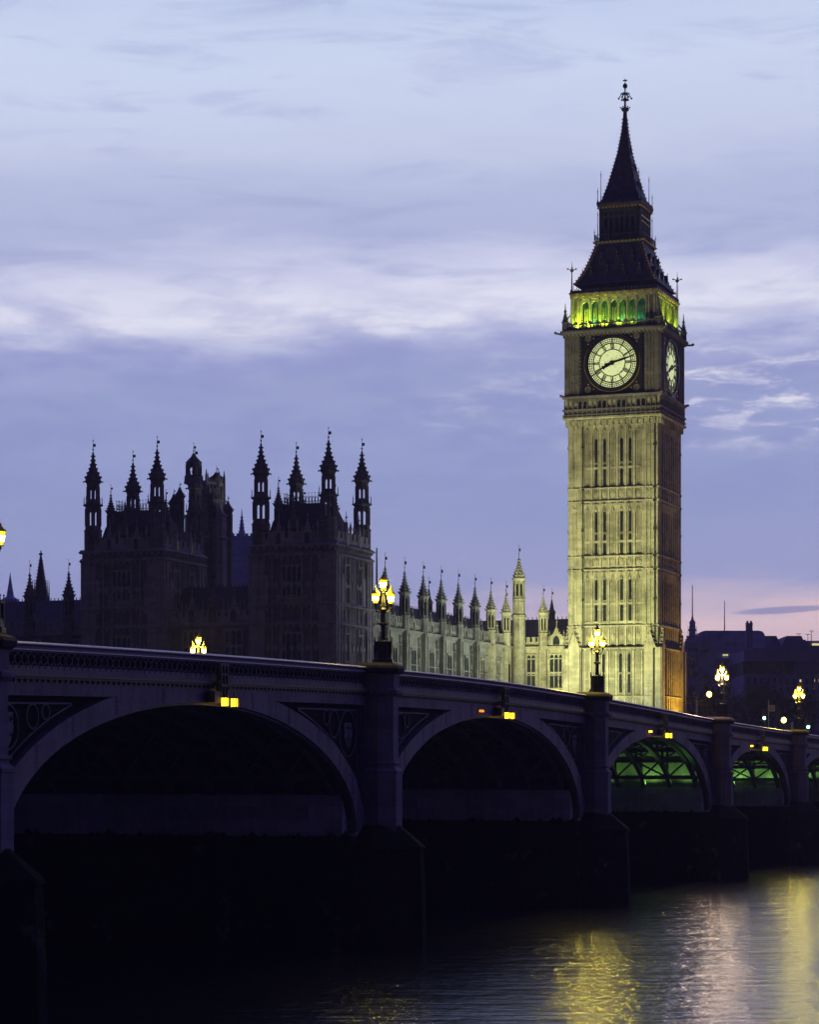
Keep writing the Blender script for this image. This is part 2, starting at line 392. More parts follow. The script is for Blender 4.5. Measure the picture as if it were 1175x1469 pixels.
for side in (0, 1):
    M = Matrix() if side == 0 else Matrix(((1, 0, 0, 0), (0, -1, 0, BW), (0, 0, 1, 0), (0, 0, 0, 1)))
    for i in range(6):
        e0, e1 = PIER[i] + 0.9, PIER[i + 1] - 0.9
        a0, a1, sc, ha, zc, zi, ze = arch(i)
        # --- parapet bay: coping, pierced panel, rail, cornice
        mb = MB(M)
        sweep(mb, e0, e1, [(-0.12, .085), (-0.12, .06), (-0.06, .02), (.02, 0), (.34, 0), (.34, .085)], mi=2); sweep(mb, e0, e1, rect(0.04, 0.30, 0.085, 0.17))
        sweep(mb, e0, e1, [(-0.08, .28), (-0.08, .25), (.03, .171), (.30, .171), (.30, .28)], mi=2); sweep(mb, e0, e1, rect(0.02, 0.28, 0.28, 0.345))
        sweep(mb, e0, e1, rect(0.0, 0.28, 0.80, 1.06)); sweep(mb, e0, e1, rect(-0.05, 0.28, 1.06, 1.11))
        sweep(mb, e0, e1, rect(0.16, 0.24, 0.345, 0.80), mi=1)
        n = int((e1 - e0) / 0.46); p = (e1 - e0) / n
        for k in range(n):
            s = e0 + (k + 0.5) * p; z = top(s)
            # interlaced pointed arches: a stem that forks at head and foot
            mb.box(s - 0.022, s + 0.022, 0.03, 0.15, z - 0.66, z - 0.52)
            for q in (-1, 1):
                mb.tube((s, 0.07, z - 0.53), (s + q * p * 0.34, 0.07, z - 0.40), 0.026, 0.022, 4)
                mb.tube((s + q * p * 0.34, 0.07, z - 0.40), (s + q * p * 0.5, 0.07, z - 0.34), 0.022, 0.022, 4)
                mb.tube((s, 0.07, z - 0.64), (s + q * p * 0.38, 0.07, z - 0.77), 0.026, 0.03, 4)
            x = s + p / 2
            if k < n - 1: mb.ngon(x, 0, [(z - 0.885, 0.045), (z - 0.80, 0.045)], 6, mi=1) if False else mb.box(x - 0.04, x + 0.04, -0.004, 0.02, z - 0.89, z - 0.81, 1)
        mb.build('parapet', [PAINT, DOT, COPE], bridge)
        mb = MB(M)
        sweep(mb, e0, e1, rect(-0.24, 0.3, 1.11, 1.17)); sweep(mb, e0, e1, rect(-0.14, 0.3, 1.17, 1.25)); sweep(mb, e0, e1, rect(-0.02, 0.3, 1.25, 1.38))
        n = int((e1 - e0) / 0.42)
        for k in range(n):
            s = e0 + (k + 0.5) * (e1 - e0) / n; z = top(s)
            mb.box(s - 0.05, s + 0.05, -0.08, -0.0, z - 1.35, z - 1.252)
        mb.build('cornice', [IRON], bridge)  # near-black colour stands in for the shade on the cornice underside
        # --- arch face ring and fascia
        mb = MB(M); N = 90; T = 0.12
        ss = [sc + (ha + 0.0) * math.sin(math.pi * (k / N - 0.5)) for k in range(N + 1)]
        for s, s2 in zip(ss, ss[1:]):
            qa = [(s, zi(s)), (s2, zi(s2)), (s2, min(ze(s2), top(s2) - 1.38)), (s, min(ze(s), top(s) - 1.38))]
            mb.prism(qa, 0.0, T + 0.25)
            fb, fb2 = max(ze(s), top(s) - 1.80), max(ze(s2), top(s2) - 1.80)
            if fb < top(s) - 1.38 or fb2 < top(s2) - 1.38:
                mb.prism([(s, min(fb, top(s) - 1.38)), (s2, min(fb2, top(s2) - 1.38)), (s2, top(s2) - 1.38), (s, top(s) - 1.38)], 0.0, T + 0.25)
        for x0, x1 in ((PIER[i] + 0.9, a0), (a1, PIER[i + 1] - 0.9)):      # haunches beside the piers
            mb.prism([(x0, ZS), (x1, ZS), (x1, ze(x1)), (x0, ze(x0))], 0.0, T + 0.25)
            mb.prism([(x0, top(x0) - 1.80), (x1, top(x1) - 1.80), (x1, top(x1) - 1.38), (x0, top(x0) - 1.38)], 0.0, T + 0.25)
            q = x0 if x0 < sc else x1
            sgn = 1 if x0 < sc else -1
            mb.box(min(q, q + sgn * 0.3), max(q, q + sgn * 0.3), 0.003, T + 0.25, ze(q) - 0.3, top(q) - 1.8)
        for k in range(1, 12):
            s = sc + ha * math.sin(math.pi * (k / 12 - .5)); s2 = s + .05; hi = min(ze(s), top(s) - 1.40)
            mb.prism([(s, zi(s) + .03), (s2, zi(s2) + .03), (s2, hi), (s, hi)], -.014, .05)
            for q in range(5): zq = zi(s) + .12 + (hi - zi(s) - .2) * q / 4; mb.knob((s - .1, -.0, zq), .026); mb.knob((s + .15, -.0, zq), .026)
        mb.build('arch_ring', [PAINT], bridge)
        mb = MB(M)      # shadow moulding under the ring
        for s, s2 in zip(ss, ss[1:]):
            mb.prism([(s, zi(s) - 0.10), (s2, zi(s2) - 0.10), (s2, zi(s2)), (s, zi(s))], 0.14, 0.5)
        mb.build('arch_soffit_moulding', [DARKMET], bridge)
        # --- spandrels: recessed iron plates with tracery, at both ends
        for sgn in (-1, 1):
            mb = MB(M)
            q0 = PIER[i] + 0.9 if sgn < 0 else PIER[i + 1] - 0.9
            xs = [q0 + (-sgn) * k * 0.4 for k in range(0, 40)]
            xs = [x for x in xs if ze(x) < top(x) - 1.80]
            for x, x2 in zip(xs, xs[1:]):
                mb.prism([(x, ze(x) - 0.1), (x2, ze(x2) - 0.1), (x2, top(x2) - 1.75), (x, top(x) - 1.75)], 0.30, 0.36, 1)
            def inner(x): return ze(x) + 0.30
            xb = q0 - sgn * 0.75
            xt = xb
            while inner(xt) < top(xt) - 2.1 and abs(xt - q0) < 16: xt -= sgn * 0.1
            line = [(xb, inner(xb))] + [(xb + (xt - xb) * k / 14, inner(xb + (xt - xb) * k / 14)) for k in range(1, 15)]
            mb.path([(x, 0.24, z) for x, z in line], 0.045, 4)
            mb.tube((xb, 0.24, inner(xb)), (xb, 0.24, top(xb) - 2.05), 0.045, n=4)
            mb.tube((xb, 0.24, top(xb) - 2.05), (xt, 0.24, top(xt) - 2.05), 0.045, n=4)
            x = xb
            for rr in (1.15, 0.62, 0.34):
                x -= sgn * rr
                zt = top(x) - 2.08
                # largest circle that fits between the top rail and the ring
                r_ = min(rr, max(0.2, (zt - inner(x - sgn * rr * 0.5)) / 2))
                cz = zt - r_
                mb.path([(x + r_ * math.cos(2 * math.pi * k / 20), 0.24, cz + r_ * math.sin(2 * math.pi * k / 20)) for k in range(20)], 0.04, 4, True)
                if rr > 1:     # shield of arms
                    sw = r_ * 0.45
                    mb.prism([(x - sw, cz + 0.5), (x + sw, cz + 0.5), (x + sw, cz - 0.1), (x + sw * .55, cz - .5), (x, cz - 0.68), (x - sw * .55, cz - .5), (x - sw, cz - 0.1)], 0.20, 0.30)
                    mb.box(x - 0.06, x + 0.06, 0.17, 0.2, cz - 0.6, cz + 0.47); mb.box(x - sw, x + sw, 0.175, 0.2, cz - 0.05, cz + 0.08)
                    for a_ in (-1, 1): mb.knob((x + a_ * sw * .5, 0.19, cz + .28), .1); mb.knob((x + a_ * sw * .45, 0.19, cz - .25), .09)
                x -= sgn * rr
            mb.build('spandrel', [PAINT, DOT], bridge)
# ribs, cross beams and deck
for i in range(6):
    a0, a1, sc, ha, zc, zi, ze = arch(i)
    for y in [0.9 + 24.2 * k / 12 for k in range(13)]:
        mb = MB(); N = 40
        ss = [sc + ha * 0.952 * math.sin(math.pi * (k / N - 0.5)) for k in range(N + 1)]
        for s, s2 in zip(ss, ss[1:]):
            mb.prism([(s, zi(s)), (s2, zi(s2)), (s2, zi(s2) + 0.42), (s, zi(s) + 0.42)], y - 0.15, y + 0.15)
        for k in range(1, 20):
            s = sc + ha * (k / 10 - 1)
            if top(s) - 1.5 > zi(s) + 0.45: mb.box(s - 0.09, s + 0.09, y - 0.09, y + 0.09, zi(s) + 0.4, top(s) - 1.45)
        mb.build('arch_rib', [RIBM], bridge)
    mb = MB()
    for k in range(-6, 7):
        s = sc + ha * k / 6.6
        mb.box(s - 0.14, s + 0.14, 0.4, BW - 0.4, zi(s) + 0.05, zi(s) + 0.36)
        if abs(k) > 2: mb.box(s - 0.1, s + 0.1, 0.4, BW - 0.4, (zi(s) + top(s) - 1.45) / 2, (zi(s) + top(s) - 1.45) / 2 + .16)
    ys = [0.9 + 24.2 * k / 12 for k in range(13)]
    for k in range(-6, 6):
        sa, sb = sc + ha * k / 6.6, sc + ha * (k + 1) / 6.6
        for j in range(12):
            mb.tube((sa, ys[j], zi(sa) + .2), (sb, ys[j + 1], zi(sb) + .2), .075, n=4)
            if j % 2: mb.tube((sa, ys[j + 1], zi(sa) + .2), (sb, ys[j], zi(sb) + .2), .075, n=4)
    mb.build('cross_beams', [RIBM], bridge)
mb = MB(); sweep(mb, 22, 262, rect(0.3, BW - 0.3, 1.15, 1.45), 3); mb.build('deck_plate', [RIBM], bridge)
mb = MB(); sweep(mb, 22, 275, rect(3.4, BW - 3.4, 1.10, 1.146), 3); mb.build('road', [ASPH], bridge)
for y0, y1 in ((0.35, 3.4), (BW - 3.4, BW - 0.35)):
    mb = MB(); sweep(mb, 22, 275, rect(y0, y1, 0.98, 1.147), 3); mb.build('pavement', [GRAN], bridge)
# piers
def octo(s, yf, hw, leg, z):        # half octagon on a face (yf = how far it stands out), closed into the pier body
    return [(s - hw - leg, 0.6, z), (s - hw - leg, -(yf - leg), z), (s - hw, -yf, z), (s + hw, -yf, z), (s + hw + leg, -(yf - leg), z), (s + hw + leg, 0.6, z)]
for s in PIER:
    zt = top(s)
    mb = MB(); mb.box(s - HP + 0.5, s + HP - 0.5, 0.36, BW - 0.36, ZS - 0.4, zt - 1.46); mb.box(s - HP, s + HP, 0.05, BW - 0.05, ZS - 3.0, 5.6, 1); mb.box(s - HP - .72, s + HP + .72, 0.45, BW - 0.45, 4.0, 7.15, 1); mb.build('pier_wall', [GRAN, PALEG], bridge)
    mb = MB(); mb.box(s - HP - 1.0, s + HP + 1.0, -0.2, BW + 0.2, -4, 4.4)
    mb.box(s - HP - 0.85, s + HP + 0.85, 0.0, BW, 4.4, 5.25); 
    for sg in (-1, 1):
        for k in range(90):
            y = random.uniform(.1, BW - .1); r = random.uniform(.05, .16) if k % 7 else .26
            mb.knob((s + sg * (HP + .78), y, 5.2 + random.uniform(-.05, .10)), r)
    for k in range(7): mb.box(s - HP - 1.06, s + HP + 1.06, -.22, BW + .22, .35 + k * .6, .42 + k * .6)
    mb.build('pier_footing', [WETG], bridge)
    for side in (0, 1):
        M = Matrix() if side == 0 else Matrix(((1, 0, 0, 0), (0, -1, 0, BW), (0, 0, 1, 0), (0, 0, 0, 1)))
        mb = MB(M)
        O = lambda z, d=0.0: octo(s, 1.12 + d, 0.36 + d * 0.41, 0.56 + d * 0.59, z)
        mb.rings([O(8.6), O(zt - 1.36)])
        mb.rings([O(zt - 1.36, .10), O(zt - 1.25, .22), O(zt - 1.12, .22), O(zt - 1.02, .06)])
        mb.rings([O(zt - 1.02, .03), O(zt - 0.36, .03)])
        mb.rings([O(zt - 0.36, .10), O(zt - 0.28, .24), O(zt - 0.10, .28), O(zt + 0.02, .22), O(zt + 0.17, -0.12)], 1)
        # moulding at mid height and the wider shaft below
        mb.rings([O(8.15, .22), O(8.25, .22), O(8.42, .04), O(8.52, .04), O(8.56, .12), O(8.64, .12), O(8.70, 0)])
        mb.rings([O(5.2, .17), O(8.15, .17)])
        mb.build('pier_turret', [GRAN, CAPST], bridge)
        mb = MB(M)
        C = lambda z, k: [(s - 2.7 * k, 0.7, z), (s - 2.7 * k, -0.9 * k, z), (s - 0.3 * k, -2.5 * k, z), (s + 0.3 * k, -2.5 * k, z), (s + 2.7 * k, -0.9 * k, z), (s + 2.7 * k, 0.7, z)]
        mb.rings([C(-4, 1.05), C(2.4, 1.0), C(4.55, 0.96), C(4.62, 1.0), C(4.75, 0.99), C(5.75, 0.50)])
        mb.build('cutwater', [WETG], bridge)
# abutment at the far bank
mb = MB(); sweep(mb, 253.4, 275, rect(0.0, BW, 0.95, 12.0), 4); mb.build('abutment', [GRAN], bridge)

# street lamps on the piers
def make_lamp():
    t = thing('street_lamp', '', 'street lamp')
    mb = MB(); mb.ngon(0, 0, [(0, .50), (.16, .50), (.2, .44), (.44, .42), (.5, .38), (.9, .36), (.95, .46), (1.0, .46), (1.02, .30), (1.08, .2)], 8)
    for k in range(8):
        a = math.pi / 8 + k * math.pi / 4; x, y = .39 * math.cos(a), .39 * math.sin(a)
        mb.tube((x, y, .2), (x, y, .93), .05); mb.tube((x * 1.1, y * 1.1, .95), (x * 1.1, y * 1.1, 1.2), .035, .012, 5); mb.knob((x * 1.1, y * 1.1, 1.2), .045)
    mb.build('pedestal', IRON, t)
    mb = MB(); mb.ngon(0, 0, [(1.0, .16), (1.15, .12), (1.7, .11), (1.76, .15), (1.79, .23), (1.85, .23), (1.88, .13), (2.3, .10), (2.42, .13), (2.5, .16), (2.58, .1), (3.25, .055)], 10)
    mb.build('column', IRON, t)
    def lantern(x, y, z):
        mb = MB(); mb.ngon(x, y, [(z, .10), (z + .12, .125)], 8, mi=1); mb.ngon(x, y, [(z + .1201, .122), (z + .31, .158)], 8); mb.ngon(x, y, [(z + .3101, .161), (z + .44, .185)], 8, mi=1); gl = mb.build('lantern', [LAMP, LAMPY], t)
        mb = MB(); mb.ngon(x, y, [(z - .16, .02), (z - .10, .07), (z - .02, .05), (z - .02, .14), (z, .14)], 8); mb.build('lantern_base', IRON, gl)
        mb = MB(); mb.ngon(x, y, [(z + .441, .20), (z + .47, .20), (z + .58, .12), (z + .64, .06), (z + .68, .08), (z + .72, .03), (z + .88, .01)], 8)
        for k in range(8):
            a = math.pi / 8 + k * math.pi / 4; c, s_ = math.cos(a), math.sin(a)
            mb.tube((x + .104 * c, y + .104 * s_, z), (x + .189 * c, y + .189 * s_, z + .44), .009, n=4); mb.knob((x + .20 * c, y + .20 * s_, z + .49), .03)
        mb.build('lantern_cap', GOLD, gl)  # gold colour of the cap stands for the yellow halo
    lantern(0, 0, 3.42)
    for q in (-1, 1):
        lantern(q * .36, q * -.12, 2.78)
        mb = MB(); mb.path([(0, 0, 2.4), (q * .16, q * -.05, 2.36), (q * .3, q * -.1, 2.46), (q * .36, q * -.12, 2.62)], .035, 6)
        mb.path([(0, 0, 2.75), (q * .14, q * -.05, 2.66), (q * .16, q * -.05, 2.52)], .022, 5); mb.build('arm', IRON, t)
    return t
lamp0 = make_lamp()
spots = [(1, 0, 'large yellow street lamp cut off by the left edge of the photo'),
         (2, 0, 'triple lantern street lamp on the bridge pier in front of the dark pavilion corner'),
         (3, 0, 'triple lantern street lamp on the bridge pier in front of the floodlit clock tower'),
         (4, 0, 'triple lantern street lamp on the third full pier, just right of the clock tower'),
         (5, 0, 'triple lantern street lamp furthest right, on the last visible bridge pier'),
         (3, 1, 'street lamp on the far parapet, only its three lanterns showing over the bridge')]
first = True
for i, side, lab in spots[:6]:
    o = lamp0 if first else copy_tree(lamp0); first = False
    s = PIER[i] + (.32 if i == 1 else 0); o.location = bpos(s, -0.5 if side == 0 else BW + 0.5, top(s) + 0.17); o.rotation_euler = (0, 0, R(-12 if side == 0 else 8))
    if i == 2: o.rotation_euler = (0, 0, R(38))
    tag(o, lab, 'street lamp', 'triple lantern lamps along the bridge')
    light('lantern_glow', 'POINT', bpos(s, -0.5 if side == 0 else BW + 0.5, top(s) + 3.45), 3000 if i > 2 else 700, (1.0, .76, .07) if i != 4 else (1.0, .66, .42), shadow_soft_size=.3)

# navigation lights hung at the crowns
def nav_light():
    t = thing('navigation_light', '', 'lamp')
    mb = MB()
    mb.box(-.95, -.35, -.45, -.02, -1.92, -1.5)
    for x in (-.30, .0, .30):
        mb.path([(x, -.10, -.35), (x, -.42, -.42), (x, -.45, -1.25), (x, -.40, -1.72)], .055, 5)
        mb.box(x - .09, x + .09, -.48, -.12, -.48, -.38); mb.box(x - .07, x + .07, -.44, -.25, -1.05, -.6)
    mb.box(-.4, .42, -.48, -.40, -1.3, -1.2); mb.box(-.4, .42, -.46, -.38, -.85, -.78)
    mb.box(-.38, .40, -.36, -.26, -1.5, -.6); mb.build('bracket', IRON, t)
    for x in (-.02, .92):
        mb = MB(); mb.box(x - .11, x + .11, -.60, -.38, -2.06, -1.74); lm = mb.build('lamp', NAV, t)
        mb = MB(); mb.box(x - .17, x + .17, -.66, -.32, -1.738, -1.70); mb.box(x - .16, x + .16, -.65, -.33, -2.10, -2.062)
        mb.tube((x, -.48, -1.7), (x, -.44, -1.5), .03)
        for q in (-.14, .0, .14): mb.box(x + q - .012, x + q + .012, -.64, -.622, -2.06, -1.735)
        for q in (-.62, -.49, -.36): mb.box(x - .15, x - .132, q - .012, q + .012, -2.06, -1.735)
        mb.build('housing', IRON, lm)
    return t
nav0 = nav_light()
navl = ['pair of square yellow navigation lights under the crown of the largest, leftmost arch',
        'pair of yellow navigation lights under the second arch crown, below the lit range',
        'pair of yellow navigation lights under the crown of the third arch, below the clock tower',
        'pair of yellow navigation lights under the crown of the fourth arch, at right']
for k, i in enumerate((1, 2, 3, 4)):
    o = nav0 if k == 0 else copy_tree(nav0)
    sc = (PIER[i] + PIER[i + 1]) / 2 + 0.4; p = bpos(sc, 0, top(sc)); o.location = p; o.rotation_euler = (0, 0, math.pi / 2 - TH)
    tag(o, navl[k], 'lamp', 'navigation lights at the arch crowns')
for k, (i, mm, lab) in enumerate([(2, NAVDIM, 'dim reddish lamp left of the second arch crown'), (3, NAV, 'small amber lamp left of the third arch crown'), (4, NAV, 'small amber lamp left of the fourth arch crown')]):
    sc = (PIER[i] + PIER[i + 1]) / 2 - 3.1; p = bpos(sc, 0, top(sc))
    t = thing('marker_lamp', lab, 'lamp', p, math.pi / 2 - TH, 'marker lamps on the arch faces')
    mb = MB(); mb.box(-.28, .28, -.16, -.05, -1.80, -1.68); mb.build('lamp', mm, t)
    mb = MB(); mb.box(-.33, .33, -.18, -.0, -1.677, -1.64); mb.box(-.33, .33, -.05, -.003, -1.83, -1.682); mb.build('housing', IRON, t)

# green worklights under the far arches light the ribs
for i, e in ((3, 210), (4, 260), (5, 260)):
    for y, k in ((1.8, .7), (4.6, 1.2), (8.0, .5), (10.8, 1.3), (13.5, .8), (16.5, 1.4), (19.5, .5), (22.5, 1.3), (24.8, .8)):
        p = bpos(PIER[i + 1] - HP - .50, y, 7.22)
        light('arch_worklight', 'SPOT', p, e * k, (0.34, 1.0, 0.12), p + Vector((0, 0, 5)), spot_size=R(160), spot_blend=.5, shadow_soft_size=0.1)

# ---------------------------------------------------------------- the clock tower
tx, ty, _ = pal(13.9, 5.0)
TZ = GZ
tower = thing('clock_tower', 'tall floodlit Gothic clock tower with lit dials and pointed iron spire', 'tower', (tx, ty, TZ), -PA)
def zf(y, Z=320.5): return CAMZ + (HOR - y) / F * Z - TZ
def zx(y): return zf(y, 326.0)
HW = 6.1
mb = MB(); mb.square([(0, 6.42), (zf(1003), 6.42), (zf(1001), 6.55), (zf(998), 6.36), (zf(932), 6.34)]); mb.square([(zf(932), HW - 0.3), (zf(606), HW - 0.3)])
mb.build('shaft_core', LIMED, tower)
tiers = [(zf(932) + .15, zf(900)), (zf(895), zf(818.5)), (zf(815), zf(720.5)), (zf(717.5), zf(606))]
pitch = 1.155
for k in range(4):
    Mf = fm(k, HW - 0.3)
    mb = MB(Mf)
    # corner buttresses: stepped shafts
    for q in (-1, 1):
        for c, wd, d in ((q * 5.05, 2.05, .22), (q * 4.45, .30, .36), (q * 5.0, .22, .33), (q * 5.55, .30, .36), (q * 5.98, .16, .30)):
            mb.box(c - wd / 2, c + wd / 2, -.1, d, zf(930), zf(604))
    # ribs between bays
    for j in range(8):
        u = (j - 3.5) * pitch
        mb.box(u - .13, u + .13, -.1, .25, zf(930), zf(604))
        if j < 7:
            for q in (-.27, .27): mb.box(u + pitch / 2 + q - .045, u + pitch / 2 + q + .045, -.1, .12, zf(930), zf(604))
    # carved heads, transoms
    for (za, zb) in tiers[1:]:
        for j in range(7):
            u = (j - 3) * pitch
            for q in (-1, 1):
                mb.prism([(u + q * .44, zb - 1.5), (u + q * .44, zb - .2), (u, zb - .2), (u + q * .2, zb - .75)], -.1, .2)
            mb.prism([(u - .12, zb - 1.05), (u, zb - 1.3), (u + .12, zb - 1.05), (u, zb - .8)], -.1, .17)
            mb.box(u - .45, u + .45, -.1, .10, (za + zb) / 2 - 1.0, (za + zb) / 2 - .7)
            mb.box(u - .45, u + .45, -.1, .14, za, za + .35)
        for q in (-1, 1):
            for c in (4.72, 5.28):
                mb.prism([(q * c - .2, zb - 1.0), (q * c, zb - .5), (q * c + .2, zb - 1.0), (q * c, zb - 1.5)], -.1, .30)
    # ornament bands
    for (z0, z1) in ((zf(930), zf(899)), (zf(817), zf(798)), (zf(719), zf(700))):
        for j in range(7):
            u = (j - 3) * pitch; zc = (z0 + z1) / 2
            mb.prism([(u - .36, zc), (u, zc + .55), (u + .36, zc), (u, zc - .55)], -.1, .13); mb.prism([(u - .2, zc), (u, zc + .3), (u + .2, zc), (u, zc - .3)], .1, .2)
        for q in (-1, 1):
            for c in (4.72, 5.28): mb.prism([(q * c - .22, (z0 + z1) / 2), (q * c, (z0 + z1) / 2 + .6), (q * c + .22, (z0 + z1) / 2), (q * c, (z0 + z1) / 2 - .6)], -.1, .31)
    # base
    for j in range(8):
        u = (j - 3.5) * pitch; mb.box(u - .12, u + .12, .3, .74, 0, zf(934))
        if j < 7:
            for q in (-.27, .27): mb.box(u + pitch / 2 + q - .04, u + pitch / 2 + q + .04, .3, .64, 0, zf(934))
    for q in (-1, 1):
        for c, wd, d in ((q * 5.15, 1.5, .80), (q * 6.25, .75, .95)):
            mb.box(c - wd / 2, c + wd / 2, .25, d, 0, zf(930))
        # gablet with crockets on the buttress
        c = q * 5.15
        mb.prism([(c - .85, zf(931)), (c + .85, zf(931)), (c, zf(906))], .3, .86)
        for e in (-1, 1):
            for n in range(4): mb.knob((c + e * (.85 - n * .2), .6, zf(929 - n * 6.0)), .2)
        mb.tube((c, .6, zf(908)), (c, .6, zf(900)), .1); mb.knob((c, .6, zf(902)), .25); mb.knob((c, .6, zf(899)), .14)
    for z_ in (zf(975),):
        for j in range(7): mb.box((j - 3) * pitch - .4, (j - 3) * pitch + .4, .3, .6, z_, z_ + .2)
    mb.build('panelled_face', LIME, tower)
for y_, d in ((1000, .55), (931, .50), (898.5, .14), (817.5, .12), (798.5, .12), (719.5, .12), (700.5, .12)):
    mb = MB(); z = zf(y_); mb.square([(z - .04, HW + d - .14), (z, HW + d), (z + .10, HW + d), (z + .22, HW + d - .14)])
    for k in range(4):
        mb.M = fm(k, HW + d)
        for j in range(22): mb.box((j - 10.5) * .56 - .1, (j - 10.5) * .56 + .1, -.2, -.03, z - .16, z - .02)
    mb.build('string_course', LIME, tower)
# slit windows
def slit(k, u, z0, z1, off):
    mb = MB(fm(k, HW - .3)); zm = (z0 + z1) / 2
    mb.prism(lancet(u, .19, z0, zm - .12), off, off + .03); mb.prism(lancet(u, .19, zm + .12, z1), off, off + .03)
    o = mb.build('slit_window', GLASS, tower)
for k in range(4):
    for (za, zb), (y1, y0) in zip(tiers[1:], ((830, 894), (733, 796), (629, 699))):
        for j in (1, 2, 4, 5): slit(k, (j - 3) * pitch, zf(y0), zf(y1), .015)
    for j in (2, 4, 5): slit(k, (j - 3) * pitch, zf(994), zf(938), .575)
for k in range(4):
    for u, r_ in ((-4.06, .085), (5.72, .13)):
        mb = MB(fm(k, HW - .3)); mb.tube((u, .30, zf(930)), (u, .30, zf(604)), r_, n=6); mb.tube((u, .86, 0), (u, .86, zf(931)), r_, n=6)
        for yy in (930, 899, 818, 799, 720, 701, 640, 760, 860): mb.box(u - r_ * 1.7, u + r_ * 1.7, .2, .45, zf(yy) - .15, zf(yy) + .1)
        mb.build('dark_upright_tube', IRON, tower)  # thin dark tubes added to draw the dark upright lines of each face
# corbels under the clock stage
mb = MB(); mb.square([(zf(608), HW), (zf(603), HW + .14), (zf(600), HW + .2), (zf(597), 6.58)])
mb.square([(zf(597), 6.45), (zf(572), 6.45)]); mb.square([(zf(601), 6.55), (zf(599.5), 6.72), (zf(597.5), 6.72), (zf(596), 6.5)])
for k in range(4):
    mb.M = fm(k, HW)
    for j in range(15): u = (j - 7) * .82; mb.prism([(u - .14, zf(606) - .4), (u + .14, zf(606) - .4), (u + .14, zf(601)), (u - .14, zf(601))], -.1, .42)
    for j in range(14): u = (j - 6.5) * .82; mb.prism([(u - .3, zf(602)), (u, zf(606)), (u + .3, zf(602))], -.1, .33)
mb.build('corbel_table', LIME, tower)
mb = MB()
for k in range(4):
    mb.M = fm(k, 6.45)
    for j in range(19):
        u = (j - 9) * .66; mb.box(u - .09, u + .09, -.1, .24, zf(597), zf(572)); 
        if j < 18: mb.prism([(u + .09, zf(577)), (u + .33, zf(573)), (u + .57, zf(577)), (u + .57, zf(571)), (u + .09, zf(571))], -.1, .2)
    mb.box(-6.6, 6.6, -.1, .30, zf(588), zf(586)); mb.box(-6.5, 6.5, -.1, .32, zf(595), zf(593.5))
    for j in range(18):
        u = (j - 8.5) * .66
        mb.prism([(u - .18, zf(591)), (u, zf(589)), (u + .18, zf(591)), (u, zf(592.8))], -.1, .12)
mb.build('gallery', CLOCKST, tower)
for k in range(4):
    for j in (2, 3, 6, 7, 10, 11, 14, 15):
        mb = MB(fm(k, 6.45)); u = (j - 8.5) * .66; mb.prism(lancet(u, .2, zf(585.5), zf(575)), .01, .05); mb.build('gallery_window', GLASS, tower)
# clock stage
CH = 6.5
mb = MB(); mb.square([(zf(572), CH), (zf(570), CH + .22), (zf(567.5), CH + .28), (zf(566), CH - .02)]); mb.square([(zf(567), CH - .35), (zf(476), CH - .35)])
for k in range(4):
    mb.M = fm(k, CH - .35)
    for q in (-1, 1):
        for c, wd, d in ((q * 5.45, 2.05, .22), (q * 4.62, .26, .36), (q * 5.15, .12, .33), (q * 5.6, .12, .33), (q * 6.1, .5, .38)):
            mb.box(c - wd / 2, c + wd / 2, -.1, d, zf(566), zf(479))
        for yy in (508, 540):
            for c in (4.92, 5.38): mb.prism([(q * c - .2, zf(yy)), (q * c, zf(yy - 8)), (q * c + .2, zf(yy)), (q * c, zf(yy + 8))], -.1, .30)
            mb.box(q * 5.3 - .8, q * 5.3 + .8, -.1, .28, zf(yy + 10), zf(yy + 9)); 
mb.build('clock_stage', CLOCKST, tower)
mb = MB(); mb.square([(zf(480), CH), (zf(478.5), CH + .25), (zf(475), CH + .45), (zf(473), CH + .45), (zf(472), CH + .15)])
for k in range(4):
    mb.M = fm(k, CH)
    for j in range(24): u = (j - 11.5) * .53; mb.box(u - .11, u + .11, -.2, .3, zf(481.5), zf(478.3))
    mb.M = Matrix.Rotation(k * math.pi / 2, 4, 'Z')
    mb.path([(CH, -CH, zf(478)), (CH + .7, -CH - .7, zf(477)), (CH + 1.0, -CH - 1.0, zf(476))], .14, 5); mb.knob((CH + .95, -CH - .95, zf(476)), .24)
    mb.path([(CH, -CH, zf(568)), (CH + .45, -CH - .45, zf(566))], .18, 5)
mb.build('clock_cornice', CLOCKST, tower)
